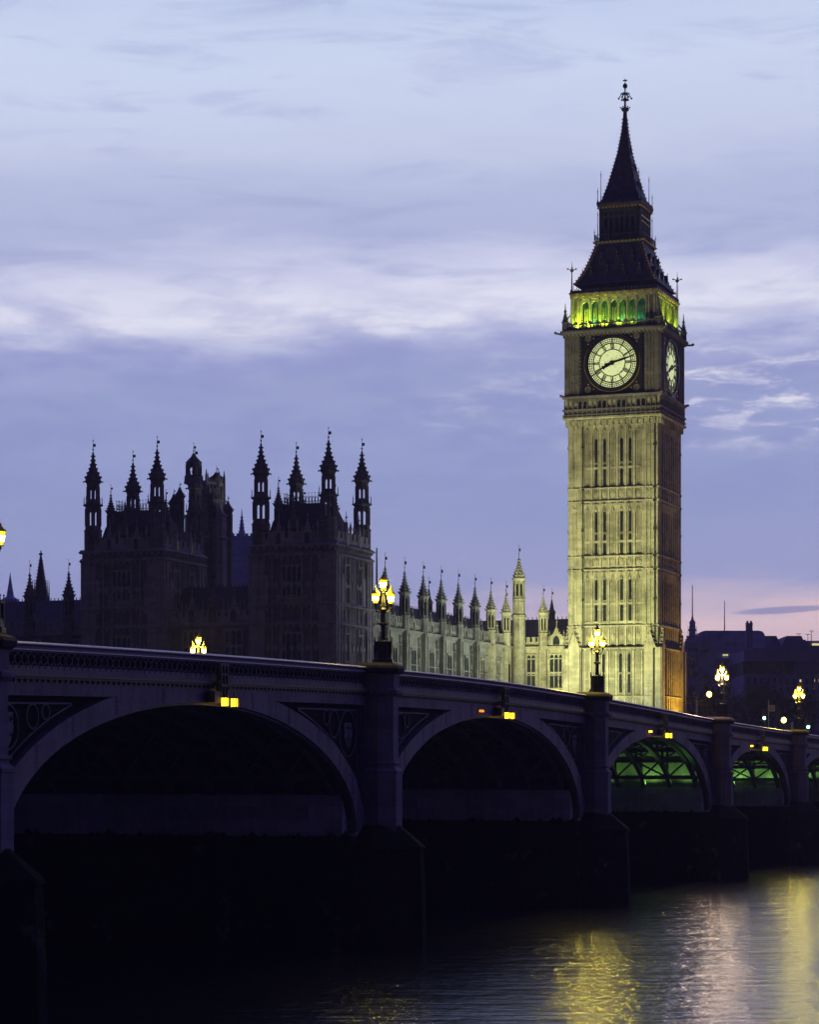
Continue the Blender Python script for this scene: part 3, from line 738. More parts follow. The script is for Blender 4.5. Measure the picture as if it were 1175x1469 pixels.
# dials
def dial():
    root = MB()   # frame
    Rr = 3.42
    sq = 4.05
    root.box(-sq - .25, sq + .25, 0, .10, -sq - .5, sq + .45)
    for a, b_, c, d in ((-sq, sq, sq - .1, sq + .1), (-sq, sq, -sq - .1, -sq + .1), (-sq - .1, -sq + .1, -sq - .1, sq + .1), (sq - .1, sq + .1, -sq - .1, sq + .1)): root.box(a, b_, .05, .28, c, d)
    def ring(mb, r0, r1, y0, y1, n=64, mi=0):
        P = lambda r, y: [(r * math.cos(2 * math.pi * i / n), y, r * math.sin(2 * math.pi * i / n)) for i in range(n)]
        mb.rings([P(r0, y0), P(r1, y0), P(r1, y1), P(r0, y1), P(r0, y0)], mi, cap=False)
    ring(root, Rr, Rr + .34, .05, .34); ring(root, Rr + .36, Rr + .40, .05, .26, mi=1)
    for sx_ in (-1, 1):
        for sz_ in (-1, 1):
            c = (sx_ * 3.3, sz_ * 3.35); P = lambda r, y: [(c[0] + r * math.cos(2 * math.pi * i / 14), y, c[1] + r * math.sin(2 * math.pi * i / 14)) for i in range(14)]
            root.rings([P(.22, .1), P(.42, .1), P(.42, .2), P(.22, .2), P(.22, .1)], 2, cap=False)
            root.knob((c[0], .14, c[1]), .13, 1)
            for q in range(3): root.knob((c[0] - sx_ * (.75 if q else .0) - (0 if q < 2 else 0), .12, c[1] - sz_ * (0.0 if q == 1 else .7)), .12, 1)
    for q in (-1, 1):
        for n in range(17): root.knob((q * (sq + .38), .1, (n - 8) * .48), .16, 2)
    fr = root.build('dial_frame', [IRON, GOLD, CLOCKST])
    mb = MB(); mb.M = Matrix.Rotation(-math.pi / 2, 4, 'X') @ Matrix()
    mb = MB(); P = [(Rr * math.cos(2 * math.pi * i / 64), Rr * math.sin(2 * math.pi * i / 64)) for i in range(64)]; mb.prism(P, .11, .14); gl = mb.build('dial_glass', OPAL)
    mb = MB()
    for r, wd in ((3.33, .17), (3.08, .07), (2.84, .07), (2.58, .14), (1.76, .12)): ring(mb, r - wd / 2, r + wd / 2, .14, .18)
    for n in range(60):
        a = 2 * math.pi * n / 60; c, s_ = math.cos(a), math.sin(a); wd = .11 if n % 5 == 0 else .03
        mb.tube((2.62 * c, .165, 2.62 * s_), (3.42 * c, .165, 3.42 * s_), wd, n=4)
    nums = []
    words = ['XII', 'I', 'II', 'III', 'IIII', 'V', 'VI', 'VII', 'VIII', 'IX', 'X', 'XI']
    for n, wd in enumerate(words):
        mb2 = MB()
        a = math.pi / 2 - 2 * math.pi * n / 12
        Wd = {'I': .13, 'V': .26, 'X': .26}; tot = sum(Wd[q] for q in wd); x = -tot / 2
        for q in wd:
            def seg(xa, ra, xb, rb, w_):
                def g_(xx, rr): return (rr * math.cos(a) + xx * math.sin(a), .165, rr * math.sin(a) - xx * math.cos(a))
                mb2.tube(g_(xa, ra), g_(xb, rb), w_, n=4)
            ww = Wd[q]
            if q == 'I': seg(x + ww / 2, 1.84, x + ww / 2, 2.54, .065)
            if q == 'V': seg(x + .03, 2.5, x + ww / 2, 1.84, .075); seg(x + ww - .03, 2.5, x + ww / 2, 1.84, .05)
            if q == 'X': seg(x + .03, 2.5, x + ww - .03, 1.84, .075); seg(x + ww - .03, 2.5, x + .03, 1.84, .05)
            x += ww
        nums.append(mb2.build('numeral', NUMP))
    tr = mb.build('dial_tracery', IRON)
    def hand(ang, L, wd, tail, club, y):
        mb = MB(); c, s_ = math.cos(ang), math.sin(ang)
        def g_(al, ac): return (al * c - ac * s_, al * s_ + ac * c)
        mb.prism([g_(-tail, -wd), g_(-tail, wd), g_(L * .5, wd * 1.15), g_(L, wd * .35), g_(L, -wd * .35), g_(L * .5, -wd * 1.15)], y, y + .07)
        mb.prism([g_(.32 * math.cos(q * math.pi / 6), .32 * math.sin(q * math.pi / 6)) for q in range(12)], y - .02, y + .09)
        if club:
            for al, rr in ((L * .72, .3), (L * .36, .25)):
                mb.prism([g_(al - rr, 0), g_(al, rr), g_(al + rr, 0), g_(al, -rr)], y, y + .07)
        else:
            mb.prism([g_(-tail - .2, 0), g_(-tail, .26), g_(-tail + .3, 0), g_(-tail, -.26)], y, y + .07)
        return mb
    m_ = hand(R(15), 3.15, .13, .9, False, .30).build('minute_hand', IRON); h_ = hand(R(206), 1.85, .17, .45, True, .20).build('hour_hand', IRON)
    for q in [fr, tr, m_, h_] + nums: q.parent = gl
    return gl
d0 = dial()
for k in range(4):
    o = d0 if k == 0 else copy_tree(d0)
    o.parent = tower; o.name = 'clock_dial'
    c = Matrix.Rotation(k * math.pi / 2, 4, 'Z') @ Vector((0, -(CH - .33), zf(521.5)))
    # the dial is modelled with its face towards +y; turn it to look outwards
    o.location = c; o.rotation_euler = (0, 0, k * math.pi / 2 + math.pi)
    if k > 1: pass
# mirrored hands: the dial's own x runs right to left once turned, so mirror the mesh data once
done = set()
for o in [d0] + kids(d0):
    if o.data.name in done: continue
    done.add(o.data.name)
    for v in o.data.vertices: v.co.x = -v.co.x
    o.data.flip_normals()
# belfry
BH = 5.75
mb = MB(); mb.square([(zf(473), CH - .3), (zf(470), CH - .3)]); mb.square([(zf(470.5), 4.75), (zf(420), 4.75)]); mb.build('belfry_core', TEAL, tower)
mb = MB()
for k in range(4):
    mb.M = fm(k, BH)
    for q in (-1, 1):
        for c, wd, d in ((q * 5.2, 1.1, .0), (q * 4.8, .2, .12), (q * 5.55, .3, .12)): mb.box(c - wd / 2, c + wd / 2, -1.0, d, zf(470), zf(424))
    for j in range(8):
        u = (j - 3.5) * 1.27; mb.box(u - .13, u + .13, -.55, .05, zf(470), zf(428)); mb.box(u - .05, u + .05, -.3, .16, zf(470), zf(428))
        if j < 7:
            uc = u + .635; L = lancet(uc, .505, zf(466), zf(429.5), 4)[2:]      # spandrel over each arch
            half = len(L) // 2
            mb.prism([(uc + .505, zf(425))] + [(uc, zf(425))] + [L[i] for i in range(half, -1, -1)], -.4, -.04)
            mb.prism([(uc, zf(425)), (uc - .505, zf(425))] + [L[i] for i in range(len(L) - 1, half - 1, -1)], -.4, -.04)
            for e in (-.16, .16): mb.box(uc + e - .04, uc + e + .04, -.5, -.2, zf(466), zf(440))
            mb.box(uc - .5, uc + .5, -.5, -.15, zf(470), zf(463))
    mb.box(-5.75, 5.75, -.5, .12, zf(426.5), zf(419))
mb.build('belfry_arcade', LIME, tower)
mb = MB()
for k in range(4):
    mb.M = fm(k, BH)
    for j in range(11): u = (j - 5) * 1.02; mb.box(u - .2, u + .2, .0, .34, zf(423), zf(418.5))
mb.build('gilded_bosses', GOLD, tower)
mb = MB()
for k in range(4):
    mb.M = fm(k, CH + .1)
    mb.box(-6.5, 6.5, -.2, 0, zf(464.5), zf(463)); mb.box(-6.5, 6.5, -.2, 0, zf(472), zf(470))
    for j in range(27): u = (j - 13) * .49; mb.box(u - .07, u + .07, -.16, -.04, zf(470), zf(464))
    for j in range(13): u = (j - 6) * .98; mb.prism([(u - .42, zf(463)), (u + .42, zf(463)), (u, zf(459.5))], -.16, -.04)
mb.build('balustrade', CLOCKST, tower)
for (x, y) in ((-1, -1), (1, -1), (1, 1), (-1, 1)):
    mb = MB(); a = CH - .1
    mb.ngon(x * a, y * a, [(zf(472), .42), (zf(461), .42), (zf(460), .55), (zf(457), .34), (zf(447), .12), (zf(444), .2), (zf(441), .08), (zf(432), .03)], 8)
    for n in range(3): 
        for e in range(4): mb.knob((x * a + .32 * (1 - n * .25) * math.cos(e * 1.57), y * a + .32 * (1 - n * .25) * math.sin(e * 1.57), zf(456 - n * 3.5)), .12)
    mb.path([(x * a, y * a, zf(457)), (x * (a - .5), y * (a - .5), zf(450)), (x * (BH - .3), y * (BH - .3), zf(444))], .12, 5)
    mb.build('pinnacle', CLOCKST, tower)
# lower roof
mb = MB(); mb.square([(zf(419), BH + .25), (zf(417.5), BH + .3), (zf(415), BH + .1), (zf(413), BH - .1)])
pr = [(zx(416), 5.55), (zx(405), 4.95), (zx(395), 4.45), (zx(378), 3.85), (zx(355), 3.15)]
mb.square(pr)
for k in range(4):
    mb.M = fm(k, BH + .2)
    for j in range(26): u = (j - 12.5) * .45; mb.prism([(u - .2, zf(416)), (u + .2, zf(416)), (u, zf(411))], -.12, -.02)
def rw(z, prof):
    for (a, ha), (b_, hb) in zip(prof, prof[1:]):
        if a <= z <= b_: return ha + (hb - ha) * (z - a) / (b_ - a)
    return prof[-1][1]
for k in range(4):
    mb.M = Matrix.Rotation(k * math.pi / 2, 4, 'Z')
    for n in range(13):
        z = zx(414 - n * 4.6); hh = rw(z, pr); mb.knob((hh + .06, -hh - .06, z), .13, 1)
    for n in range(26):
        z = zx(414 - n * 2.3); hh = rw(z, pr); mb.knob((hh + .03, -hh + .3, z), .11, 1); mb.knob((hh - .3, -hh - .03, z), .04, 1)
mb.M = Matrix(); mb.build('lower_roof', [SLATE, GOLD], tower)
for k in range(4):
    for yy, us in ((403, (-3.3, -1.1, 1.1, 3.3)), (382, (-2.1, 0, 2.1))):
        for u in us:
            z = zx(yy); hh = rw(z, pr); mb = MB(fm(k, hh))
            mb.prism([(u - .27, z - .4), (u + .27, z - .4), (u + .27, z + .3), (u, z + .95), (u - .27, z + .3)], -.9, .16)
            mb.prism(lancet(u, .15, z - .3, z + .4, 3), .15, .17, 1); mb.tube((u, .1, z + .85), (u, .1, z + 1.3), .05, .02); mb.knob((u, .1, z + 1.1), .09, 2)
            mb.build('dormer', [SLATE, GLASS, GOLD], tower)

mb = MB()
for k in range(4):
    mb.M = Matrix.Rotation(k * math.pi / 2, 4, 'Z'); a = BH - .05
    mb.tube((a, -a, zf(420)), (a, -a, zf(378)), .11, .05); mb.knob((a, -a, zf(384)), .3); 
    for e in range(4): mb.tube((a, -a, zf(383)), (a + .55 * math.cos(e * 1.57 + .4), -a + .55 * math.sin(e * 1.57 + .4), zf(381.5)), .05); mb.knob((a + .55 * math.cos(e * 1.57 + .4), -a + .55 * math.sin(e * 1.57 + .4), zf(381.5)), .15)
    mb.tube((a, -a, zf(380)), (a, -a, zf(370)), .045, .015)
    for e in (-1, 1): mb.tube((a + e * .7 * (e > 0) - .7 * (e < 0), -a + .0, zf(418)), (a + e * .7 * (e > 0) - .7 * (e < 0), -a, zf(400)), .06, .02) if e < 0 else mb.tube((a, -a + .7, zf(418)), (a, -a + .7, zf(400)), .06, .02)
mb.build('corner_finials', DARKMET, tower)
# lantern stage
mb = MB(); mb.square([(zx(356), 3.15), (zx(353.5), 3.38), (zx(351.5), 3.4), (zx(350), 3.0)]); mb.square([(zx(350), 1.9), (zx(302), 1.9)])
mb.square([(zx(310), 2.75), (zx(303), 2.75)])
for k in range(4):
    mb.M = fm(k, 2.8)
    for q in (-1, 1): mb.box(q * 2.5 - .3, q * 2.5 + .3, -.6, 0, zx(350), zx(303))
    for j in range(7): u = (j - 3) * .73; mb.box(u - .09, u + .09, -.2, .04, zx(350), zx(303))
    for j in range(6):
        u = (j - 2.5) * .73
        L = lancet(u, .28, zx(345), zx(317), 4)[2:]; half = len(L) // 2
        mb.prism([(u + .28, zx(315)), (u, zx(315))] + [L[i] for i in range(half, -1, -1)], -.2, -.04); mb.prism([(u, zx(315)), (u - .28, zx(315))] + [L[i] for i in range(len(L) - 1, half - 1, -1)], -.2, -.04)
        for e in (-.1, .1): mb.box(u + e - .03, u + e + .03, -.2, -.06, zx(315), zx(303))
    mb.M = fm(k, 3.35); mb.box(-3.35, 3.35, -.1, 0, zx(343), zx(342.3))
    for j in range(21): u = (j - 10) * .32; mb.box(u - .03, u + .03, -.08, -.02, zx(350), zx(343)); 
for k in range(4):
    mb.M = fm(k, 3.42)
    for j in range(13): mb.knob(((j - 6) * .54, 0, zx(353)), .17, 1)
    mb.M = fm(k, 2.95)
    for j in range(12): mb.knob(((j - 5.5) * .5, 0, zx(303)), .18, 1)
    if k == 1:
        mb.M = fm(k, 2.82)
        for j in range(6):
            u = (j - 2.5) * .73; mb.box(u - .3, u + .3, 0, .04, zx(316.5), zx(315), 1); mb.box(u - .3, u + .3, 0, .04, zx(324), zx(323), 1)
mb.build('lantern_stage', [DARKMET, GOLD], tower)
mb = MB()
for k in range(4):
    mb.M = Matrix.Rotation(k * math.pi / 2, 4, 'Z')
    for a, y0, y1 in ((3.3, 350, 334), (2.95, 346, 308), (2.95, 302, 275), (2.6, 296, 250)):
        mb.tube((a, -a, zx(y0)), (a, -a, zx(y1)), .06, .025); mb.knob((a, -a, zx(y1 + 5)), .12)
        mb.tube((a - .2, -a, zx(y1 + 8)), (a + .2, -a, zx(y1 + 8)), .03)
mb.build('lantern_pinnacles', DARKMET, tower)
mb = MB(); mb.square([(zx(303), 2.85), (zx(300), 3.05), (zx(297), 3.1), (zx(294), 2.75)])
sp = [(zx(296), 2.75), (zx(290), 2.5), (zx(269), 1.9), (zx(247), 1.40), (zx(222), .86), (zx(190), .40), (zx(167), .22), (zx(160), .2)]
mb.square(sp)
for k in range(4):
    mb.M = fm(k, 3.05)
    for j in range(15): u = (j - 7) * .42; mb.prism([(u - .18, zx(297)), (u + .18, zx(297)), (u, zx(292))], -.1, -.02)
    for yy, us in ((270, (-.9, 0, .9)), (244, (-.5, .5)), (218, (0,))):
        for u in us: z = zx(yy); hh = rw(z, sp); mb.M = fm(k, hh); mb.prism([(u - .16, z - .3), (u + .16, z - .3), (u, z + .5)], -.4, .12)
mb.build('spire', SLATE, tower)
mb = MB()
for k in range(4):
    mb.M = Matrix.Rotation(k * math.pi / 2, 4, 'Z')
    for n in range(24):
        z = zx(292 - n * 5.2); hh = rw(z, sp); mb.knob((hh + .04, -hh - .04, z), .11, 0 if k in (0, 1) and n % 3 == 0 else 1)
mb.build('spire_crockets', [GOLD, DARKMET], tower)
mb = MB(); mb.ngon(0, 0, [(zx(162), .2), (zx(159), .5), (zx(156), .55), (zx(155), .15), (zx(147), .13), (zx(130), .09), (zx(128), .09)], 8)
mb.sphere((0, 0, zx(124)), .32, 1.15); mb.tube((0, 0, zx(122)), (0, 0, zx(113)), .07, .03)
mb.tube((-.3, 0, zx(116)), (.3, 0, zx(116)), .08); mb.tube((0, -.3, zx(116)), (0, .3, zx(116)), .08)
for e in range(6):
    a = e * math.pi / 3 + .3; c, s_ = math.cos(a), math.sin(a)
    mb.knob((.6 * c, .6 * s_, zx(155)), .13)
    mb.path([(0, 0, zx(134)), (.5 * c, .5 * s_, zx(136)), (.85 * c, .85 * s_, zx(142))], .06, 4); mb.knob((.85 * c, .85 * s_, zx(142)), .17); mb.knob((.5 * c, .5 * s_, zx(135)), .15); mb.path([(0, 0, zx(140)), (.4 * c, .4 * s_, zx(144))], .05, 4); mb.knob((.4 * c, .4 * s_, zx(144)), .13)
mb.build('spire_finial', DARKMET, tower)

# ---------------------------------------------------------------- turrets, windows and parapets shared by the palace buildings
def A(z): return z + CAMZ           # heights measured above the eye
def vane(mb, x, y, z, h, s=1.0):
    mb.tube((x, y, z), (x, y, z + h), .045 * s, .02 * s, 5); mb.knob((x, y, z + h * .3), .13 * s)
    mb.box(x + .03, x + .30 * s, y - .02, y + .02, z + h * .5, z + h * .72); mb.knob((x, y, z + h), .09 * s)
def spirelet(mb, x, y, z0, z1, r):
    H = z1 - z0
    pr = [(z0, r), (z0 + .10 * H, r * .98), (z0 + .25 * H, r * .72), (z0 + .45 * H, r * .42), (z0 + .7 * H, r * .22), (z0 + H, r * .12)]
    mb.ngon(x, y, pr, 8)
    for k in range(6):
        f = .12 + k * .15; z = z0 + f * H; rr = rw(z, pr)
        for e in range(8 if k < 3 else 4):
            a = math.pi / 8 + e * math.pi / (4 if k < 3 else 2); mb.knob((x + (rr + .04) * math.cos(a), y + (rr + .04) * math.sin(a), z), .20 * (r / .9) ** .6 * (1 - .4 * f))
    for f in (.72, .86): mb.ngon(x, y, [(z0 + f * H - .08, r * .16), (z0 + f * H, r * .36), (z0 + f * H + .08, r * .14)], 8)
def open_stage(mb, x, y, z0, z1, r, pw):
    for e in range(8):
        a = math.pi / 8 + e * math.pi / 4; a2 = a + math.pi / 4
        mb.tube((x + r * math.cos(a), y + r * math.sin(a), z0), (x + r * math.cos(a), y + r * math.sin(a), z1), pw, n=5)
        mx, my = r * .93 * math.cos(a + math.pi / 8), r * .93 * math.sin(a + math.pi / 8)
        for q in (a, a2): mb.tube((x + r * math.cos(q), y + r * math.sin(q), z1 - .45), (x + mx, y + my, z1 - .05), pw * .8, n=4)
def big_turret(mat_, zb, zp, parent, x, y, r=.88, drop=0.0):
    """zb where it leaves the wall, zp the level of its lower open stage"""
    mb = MB(); z = zp - drop
    mb.ngon(x, y, [(zb, r + .12), (z - .75, r + .12), (z - .6, r + .2), (z - .45, r + .02), (z - .05, r)], 8)
    open_stage(mb, x, y, z - .1, z + 1.9, r - .08, .16)
    mb.ngon(x, y, [(z + 1.85, r - .02), (z + 2.1, r + .02), (z + 2.25, r + .26), (z + 2.36, r + .26), (z + 2.46, r - .05), (z + 2.95, r - .18)], 8)
    for e in range(8):
        a = math.pi / 8 + e * math.pi / 4; c, s_ = (r + .14) * math.cos(a), (r + .14) * math.sin(a); mb.tube((x + c, y + s_, z + 2.3), (x + c, y + s_, z + 3.3), .07, .02, 4); mb.knob((x + c, y + s_, z + 3.0), .09)
    open_stage(mb, x, y, z + 2.9, z + 4.4, r - .24, .14)
    mb.ngon(x, y, [(z + 4.35, r - .18), (z + 4.8, r - .12), (z + 4.95, r + .12), (z + 5.05, r + .14), (z + 5.12, r - .02)], 8)
    for e in range(8):
        a = math.pi / 8 + e * math.pi / 4; mb.knob((x + (r + .2) * math.cos(a), y + (r + .2) * math.sin(a), z + 4.95), .13)
    t = mb.build('turret', mat_, parent)
    mb = MB(); spirelet(mb, x, y, z + 5.1, z + 8.3, r); mb.build('spirelet', mat_, t)
    mb = MB(); vane(mb, x, y, z + 8.2, 1.5, 1.1); mb.build('weather_vane', IRON, t)
    return t
def small_turret(mat_, parent, x, y, zb, z1, z2, z3, r=.55, glass=True):
    """solid turret: zb base, z1 cap, z2 top of the spirelet, z3 top of the vane"""
    mb = MB()
    mb.ngon(x, y, [(zb, r + .06), (z1 - 2.9, r + .06), (z1 - 2.75, r + .14), (z1 - 2.6, r), (z1 - .5, r), (z1 - .35, r + .04), (z1 - .12, r + .18), (z1, r + .18), (z1 + .06, r)], 8)
    for e in range(8):
        a = e * math.pi / 4
        M = Matrix.Translation((x, y, 0)) @ Matrix.Rotation(a + math.pi / 2, 4, 'Z') @ Matrix(((1, 0, 0, 0), (0, -1, 0, -r * .924), (0, 0, 1, 0), (0, 0, 0, 1)))
        mb.M = M; mb.prism(lancet(0, r * .2, z1 - 2.4, z1 - .75, 3), 0.0, .012, 1)
        for q in (-1, 1): mb.box(q * r * .34 - .035, q * r * .34 + .035, -.02, .07, z1 - 2.6, z1 - .5)
        mb.M = Matrix(); aa = a + math.pi / 8; mb.knob((x + (r + .2) * math.cos(aa), y + (r + .2) * math.sin(aa), z1 + .02), .1)
    t = mb.build('turret', [mat_, GLASS], parent)
    mb = MB(); spirelet(mb, x, y, z1 + .04, z2, r); mb.build('spirelet', mat_, t)
    mb = MB(); vane(mb, x, y, z2 - .05, z3 - z2, .8); mb.build('weather_vane', IRON, t)
    return t
def frame_E(x0, y0): return Matrix(((1, 0, 0, x0), (0, -1, 0, y0), (0, 0, 1, 0), (0, 0, 0, 1)))      # (along +x, out towards the river)
def frame_N(x0, y0): return Matrix(((0, 1, 0, x0), (1, 0, 0, y0), (0, 0, 1, 0), (0, 0, 0, 1)))       # (along +y, out towards the bridge)
def weather(mb, u0, u1, z, d):
    P = lambda u: [(u, -.2, z - .1), (u, d * .5, z - .1), (u, d, z), (u, d, z + .05), (u, 0.0, z + .36), (u, -.2, z + .36)]
    mb.rings([P(u0), P(u1)])
def battlement(mb, u0, u1, z0, h=.9, th=.3, pitch=1.0):
    n = max(1, round((u1 - u0) / pitch)); p = (u1 - u0) / n
    mb.box(u0, u1, -th, 0, z0, z0 + h * .55)
    for k in range(n): mb.box(u0 + p * (k + .2), u0 + p * (k + .8), -th, 0, z0 + h * .55, z0 + h); mb.box(u0 + p * (k + .14), u0 + p * (k + .86), -th - .03, .05, z0 + h, z0 + h + .12)
def gable(mb, u, z0, w_, h):
    mb.box(u - w_, u + w_, -.32, .08, z0, z0 + h * .45)
    mb.prism([(u - w_, z0 + h * .45), (u + w_, z0 + h * .45), (u + w_ * .4, z0 + h * .62), (u, z0 + h), (u - w_ * .4, z0 + h * .62)], -.3, .06)
    mb.prism(lancet(u, w_ * .45, z0 + .1, z0 + h * .5, 3), .08, .12, 1)
    for q in (-1, 1):
        mb.tube((u + q * w_, -.1, z0), (u + q * w_, -.1, z0 + h * .8), .11, .03, 5); mb.knob((u + q * w_, -.1, z0 + h * .65), .14)
        for k in range(3): mb.knob((u + q * w_ * (.7 - .25 * k), -.1, z0 + h * (.55 + .14 * k)), .13)
    mb.tube((u, -.1, z0 + h * .9), (u, -.1, z0 + h * 1.45), .07, .03, 5); mb.knob((u, -.1, z0 + h * 1.2), .17)
def window(parent, M, u, z0, z1, lights, lw, mat_, depth=.06, heads=True):
    """traceried window: dark glass, pointed heads, mullions, one transom and a hood"""
    W = lights * lw / 2; mb = MB(M)
    for k in range(lights + 1):
        x = u - W + k * lw; mb.box(x - .055, x + .055, -.05, depth + .07, z0, z1)
    zm = z0 + (z1 - z0) * .46; mb.box(u - W, u + W, -.05, depth + .05, zm - .09, zm + .09)
    mb.box(u - W - .16, u + W + .16, -.05, depth + .12, z0 - .2, z0); mb.box(u - W - .14, u + W + .14, -.05, depth + .13, z1, z1 + .13)
    for k in range(lights):
        x = u - W + (k + .5) * lw
        for zt in (z1, zm - .09):
            L = lancet(x, lw / 2 - .05, z0, zt, 3)[2:]; half = len(L) // 2
            mb.prism([(x + lw / 2 - .05, zt), (x, zt)] + [L[i] for i in range(half, -1, -1)], -.05, depth + .05)
            mb.prism([(x, zt), (x - lw / 2 + .05, zt)] + [L[i] for i in range(len(L) - 1, half - 1, -1)], -.05, depth + .05)
    o = mb.build('window', mat_, parent)
    mb = MB(M); mb.box(u - W, u + W, 0.003, .02, z0, z1); mb.build('pane', GLASS, o)
    return o

# ---------------------------------------------------------------- lit north range with its turrets, and the wing that meets the clock tower
rng = thing('palace_range', 'floodlit pale stone Gothic range with a row of turrets left of the clock tower', 'building', pal(0, 0, 0), -PA)
zc = A(16.9)
mb = MB(); mb.box(-9, 0, -52.4, 0, GZ, zc + .6); mb.box(0, 7.6, 0, 8, GZ, zc + .6); mb.build('wall', LIME, rng)
mb = MB(frame_N(0, 0))
for k in range(9):
    yb = -3.9 - 6.36 * k + 3.18
    if k < 8:
        yy = -3.9 - 6.36 * k
        for c, wd, d in ((yy, 1.15, .50), (yy - .42, .22, .62), (yy + .42, .22, .62)): mb.box(c - wd / 2, c + wd / 2, -.1, d, GZ, zc)
    for q in (-2.2, -1.65, 1.65, 2.2): mb.box(yb + q - .07, yb + q + .07, -.1, .16, GZ, zc - .5)
    for zz in (A(15.2), A(13.0), A(11.4)):
        mb.box(yb - 2.5, yb + 2.5, -.1, .10, zz, zz + .16)
        for q in (-1.93, 1.93): mb.prism([(yb + q - .2, zz + .7), (yb + q, zz + 1.1), (yb + q + .2, zz + .7), (yb + q, zz + .3)], -.1, .13)
mb.M = frame_E(0, 0)
for c, wd, d in ((4.05, 1.0, .45), (7.3, .6, .5), (.6, 1.2, .5)): mb.box(c - wd / 2, c + wd / 2, -.1, d, GZ, zc)
for u in (1.5, 3.3, 4.9, 6.7): mb.box(u - .07, u + .07, -.1, .15, GZ, zc - .4)
for zz in (A(15.4), A(13.2), A(11.2)): mb.box(.0, 7.6, -.1, .09, zz, zz + .15)
mb.build('buttresses', LIME, rng)
for k in range(9):
    yb = -3.9 - 6.36 * k + 3.18
    if k in (0, ): continue
    window(rng, frame_N(0, 0), yb, A(9.2), A(14.9), 2, .72, LIME)
window(rng, frame_E(0, 0), 2.35, A(11.6), A(16.0), 2, .62, LIME); window(rng, frame_E(0, 0), 5.85, A(11.6), A(16.0), 3, .62, LIME)
mb = MB(frame_N(0, 0)); mb.box(-52.4, 0.0, -.3, .34, zc, zc + .22); mb.box(-52.4, 0, -.3, .18, zc - .18, zc)
mb.M = frame_E(0, 0); mb.box(0, 7.6, -.3, .34, zc + .003, zc + .223); mb.box(0, 7.6, -.3, .18, zc - .18, zc - .003); mb.build('string_course', LIME, rng)
mb = MB(frame_N(0, 0)); battlement(mb, -52, 0, zc + .22, 1.35, .3, .8)
for k in range(9):
    gable(mb, -3.9 - 6.36 * k + 3.18 if k else -1.2, zc + .3, .55, 2.0) if k else None
mb.M = frame_E(0, 0); battlement(mb, 0.0, 7.6, zc + .225, 1.15, .3, .75); gable(mb, 5.85, zc + .3, 1.0, 2.6); mb.build('parapet', [LIME, GLASS], rng)
mb = MB()
for k in range(2):
    pass
zr = A(21.2)
mb.prism([(-8.6, zc + .6), (-.6, zc + .6), (-4.2, zr - .6), (-5.0, zr - .6)], -52, 0)
mb.M = Matrix.Rotation(math.pi / 2, 4, 'Z'); mb.prism([(.6, zc + .6), (8.6, zc + .6), (5.0, zr - .2), (4.2, zr - .2)], -7.6, 9)
mb.M = Matrix()
for n in range(86): mb.box(-4.62, -4.58, -51.6 + n * .6, -51.5 + n * .6, zr - .6, zr - .25)
for n in range(13): mb.box(.4 + n * .6, .5 + n * .6, 4.55, 4.6, zr - .2, zr + .15)
for n in range(52): mb.tube((-.62, -51.5 + n, zc + .6), (-4.2, -51.5 + n, zr - .57), .05, n=4)
mb.build('roof', SLATE, rng)
for k in range(8): small_turret(LIME, rng, .1, -3.9 - 6.36 * k, zc - .3, A(21.5), A(24.0), A(25.6), .56)
small_turret(LIME, rng, 4.05, -.1, zc - .3, A(21.6), A(23.7), A(25.3), .56)
# taller stair turret at the re-entrant corner
t = small_turret(LIME, rng, .9, -.9, zc - 6, A(26.2), A(29.0), A(30.7), .76)
mb = MB()
for e in range(4):
    a = e * math.pi / 2 + .78; c, s_ = .9 + .78 * math.cos(a), -.9 + .78 * math.sin(a); mb.tube((c, s_, A(20.6)), (c, s_, A(23.8)), .09, .03, 5); mb.knob((c, s_, A(23.0)), .14)
mb.ngon(.9, -.9, [(zc, .86), (A(20.8), .86), (A(21.0), 1.02), (A(21.3), 1.02), (A(21.5), .76)], 8); mb.build('turret_shaft', LIME, rng)
for (x, y) in ((-3.2, 6), (-6, -17), (7.0, 7.5), (3.2, 6.5)):
    mb = MB(); mb.ngon(x, y, [(zr - 2, .5), (zr + .6, .45), (zr + .9, .55), (zr + 1.3, .3), (zr + 2.6, .08)], 8); vane(mb, x, y, zr + 2.5, 1.6, .8); mb.build('vent_spirelet', SLATE, rng)
mb = MB(); mb.tube((-5, -38, zr - .8), (-5, -38, A(27.2)), .16, .09, 8); mb.ngon(-5, -38, [(zr - 1.5, 1.2), (zr - .4, .75), (zr + .3, .6), (zr + .5, .8), (zr + .7, .3)], 8); mb.build('flagpole', DARKMET, rng)
mb = MB(); mb.tube((-.3, -1.9, A(10)), (-.3, -1.9, A(10.2)), .05); 

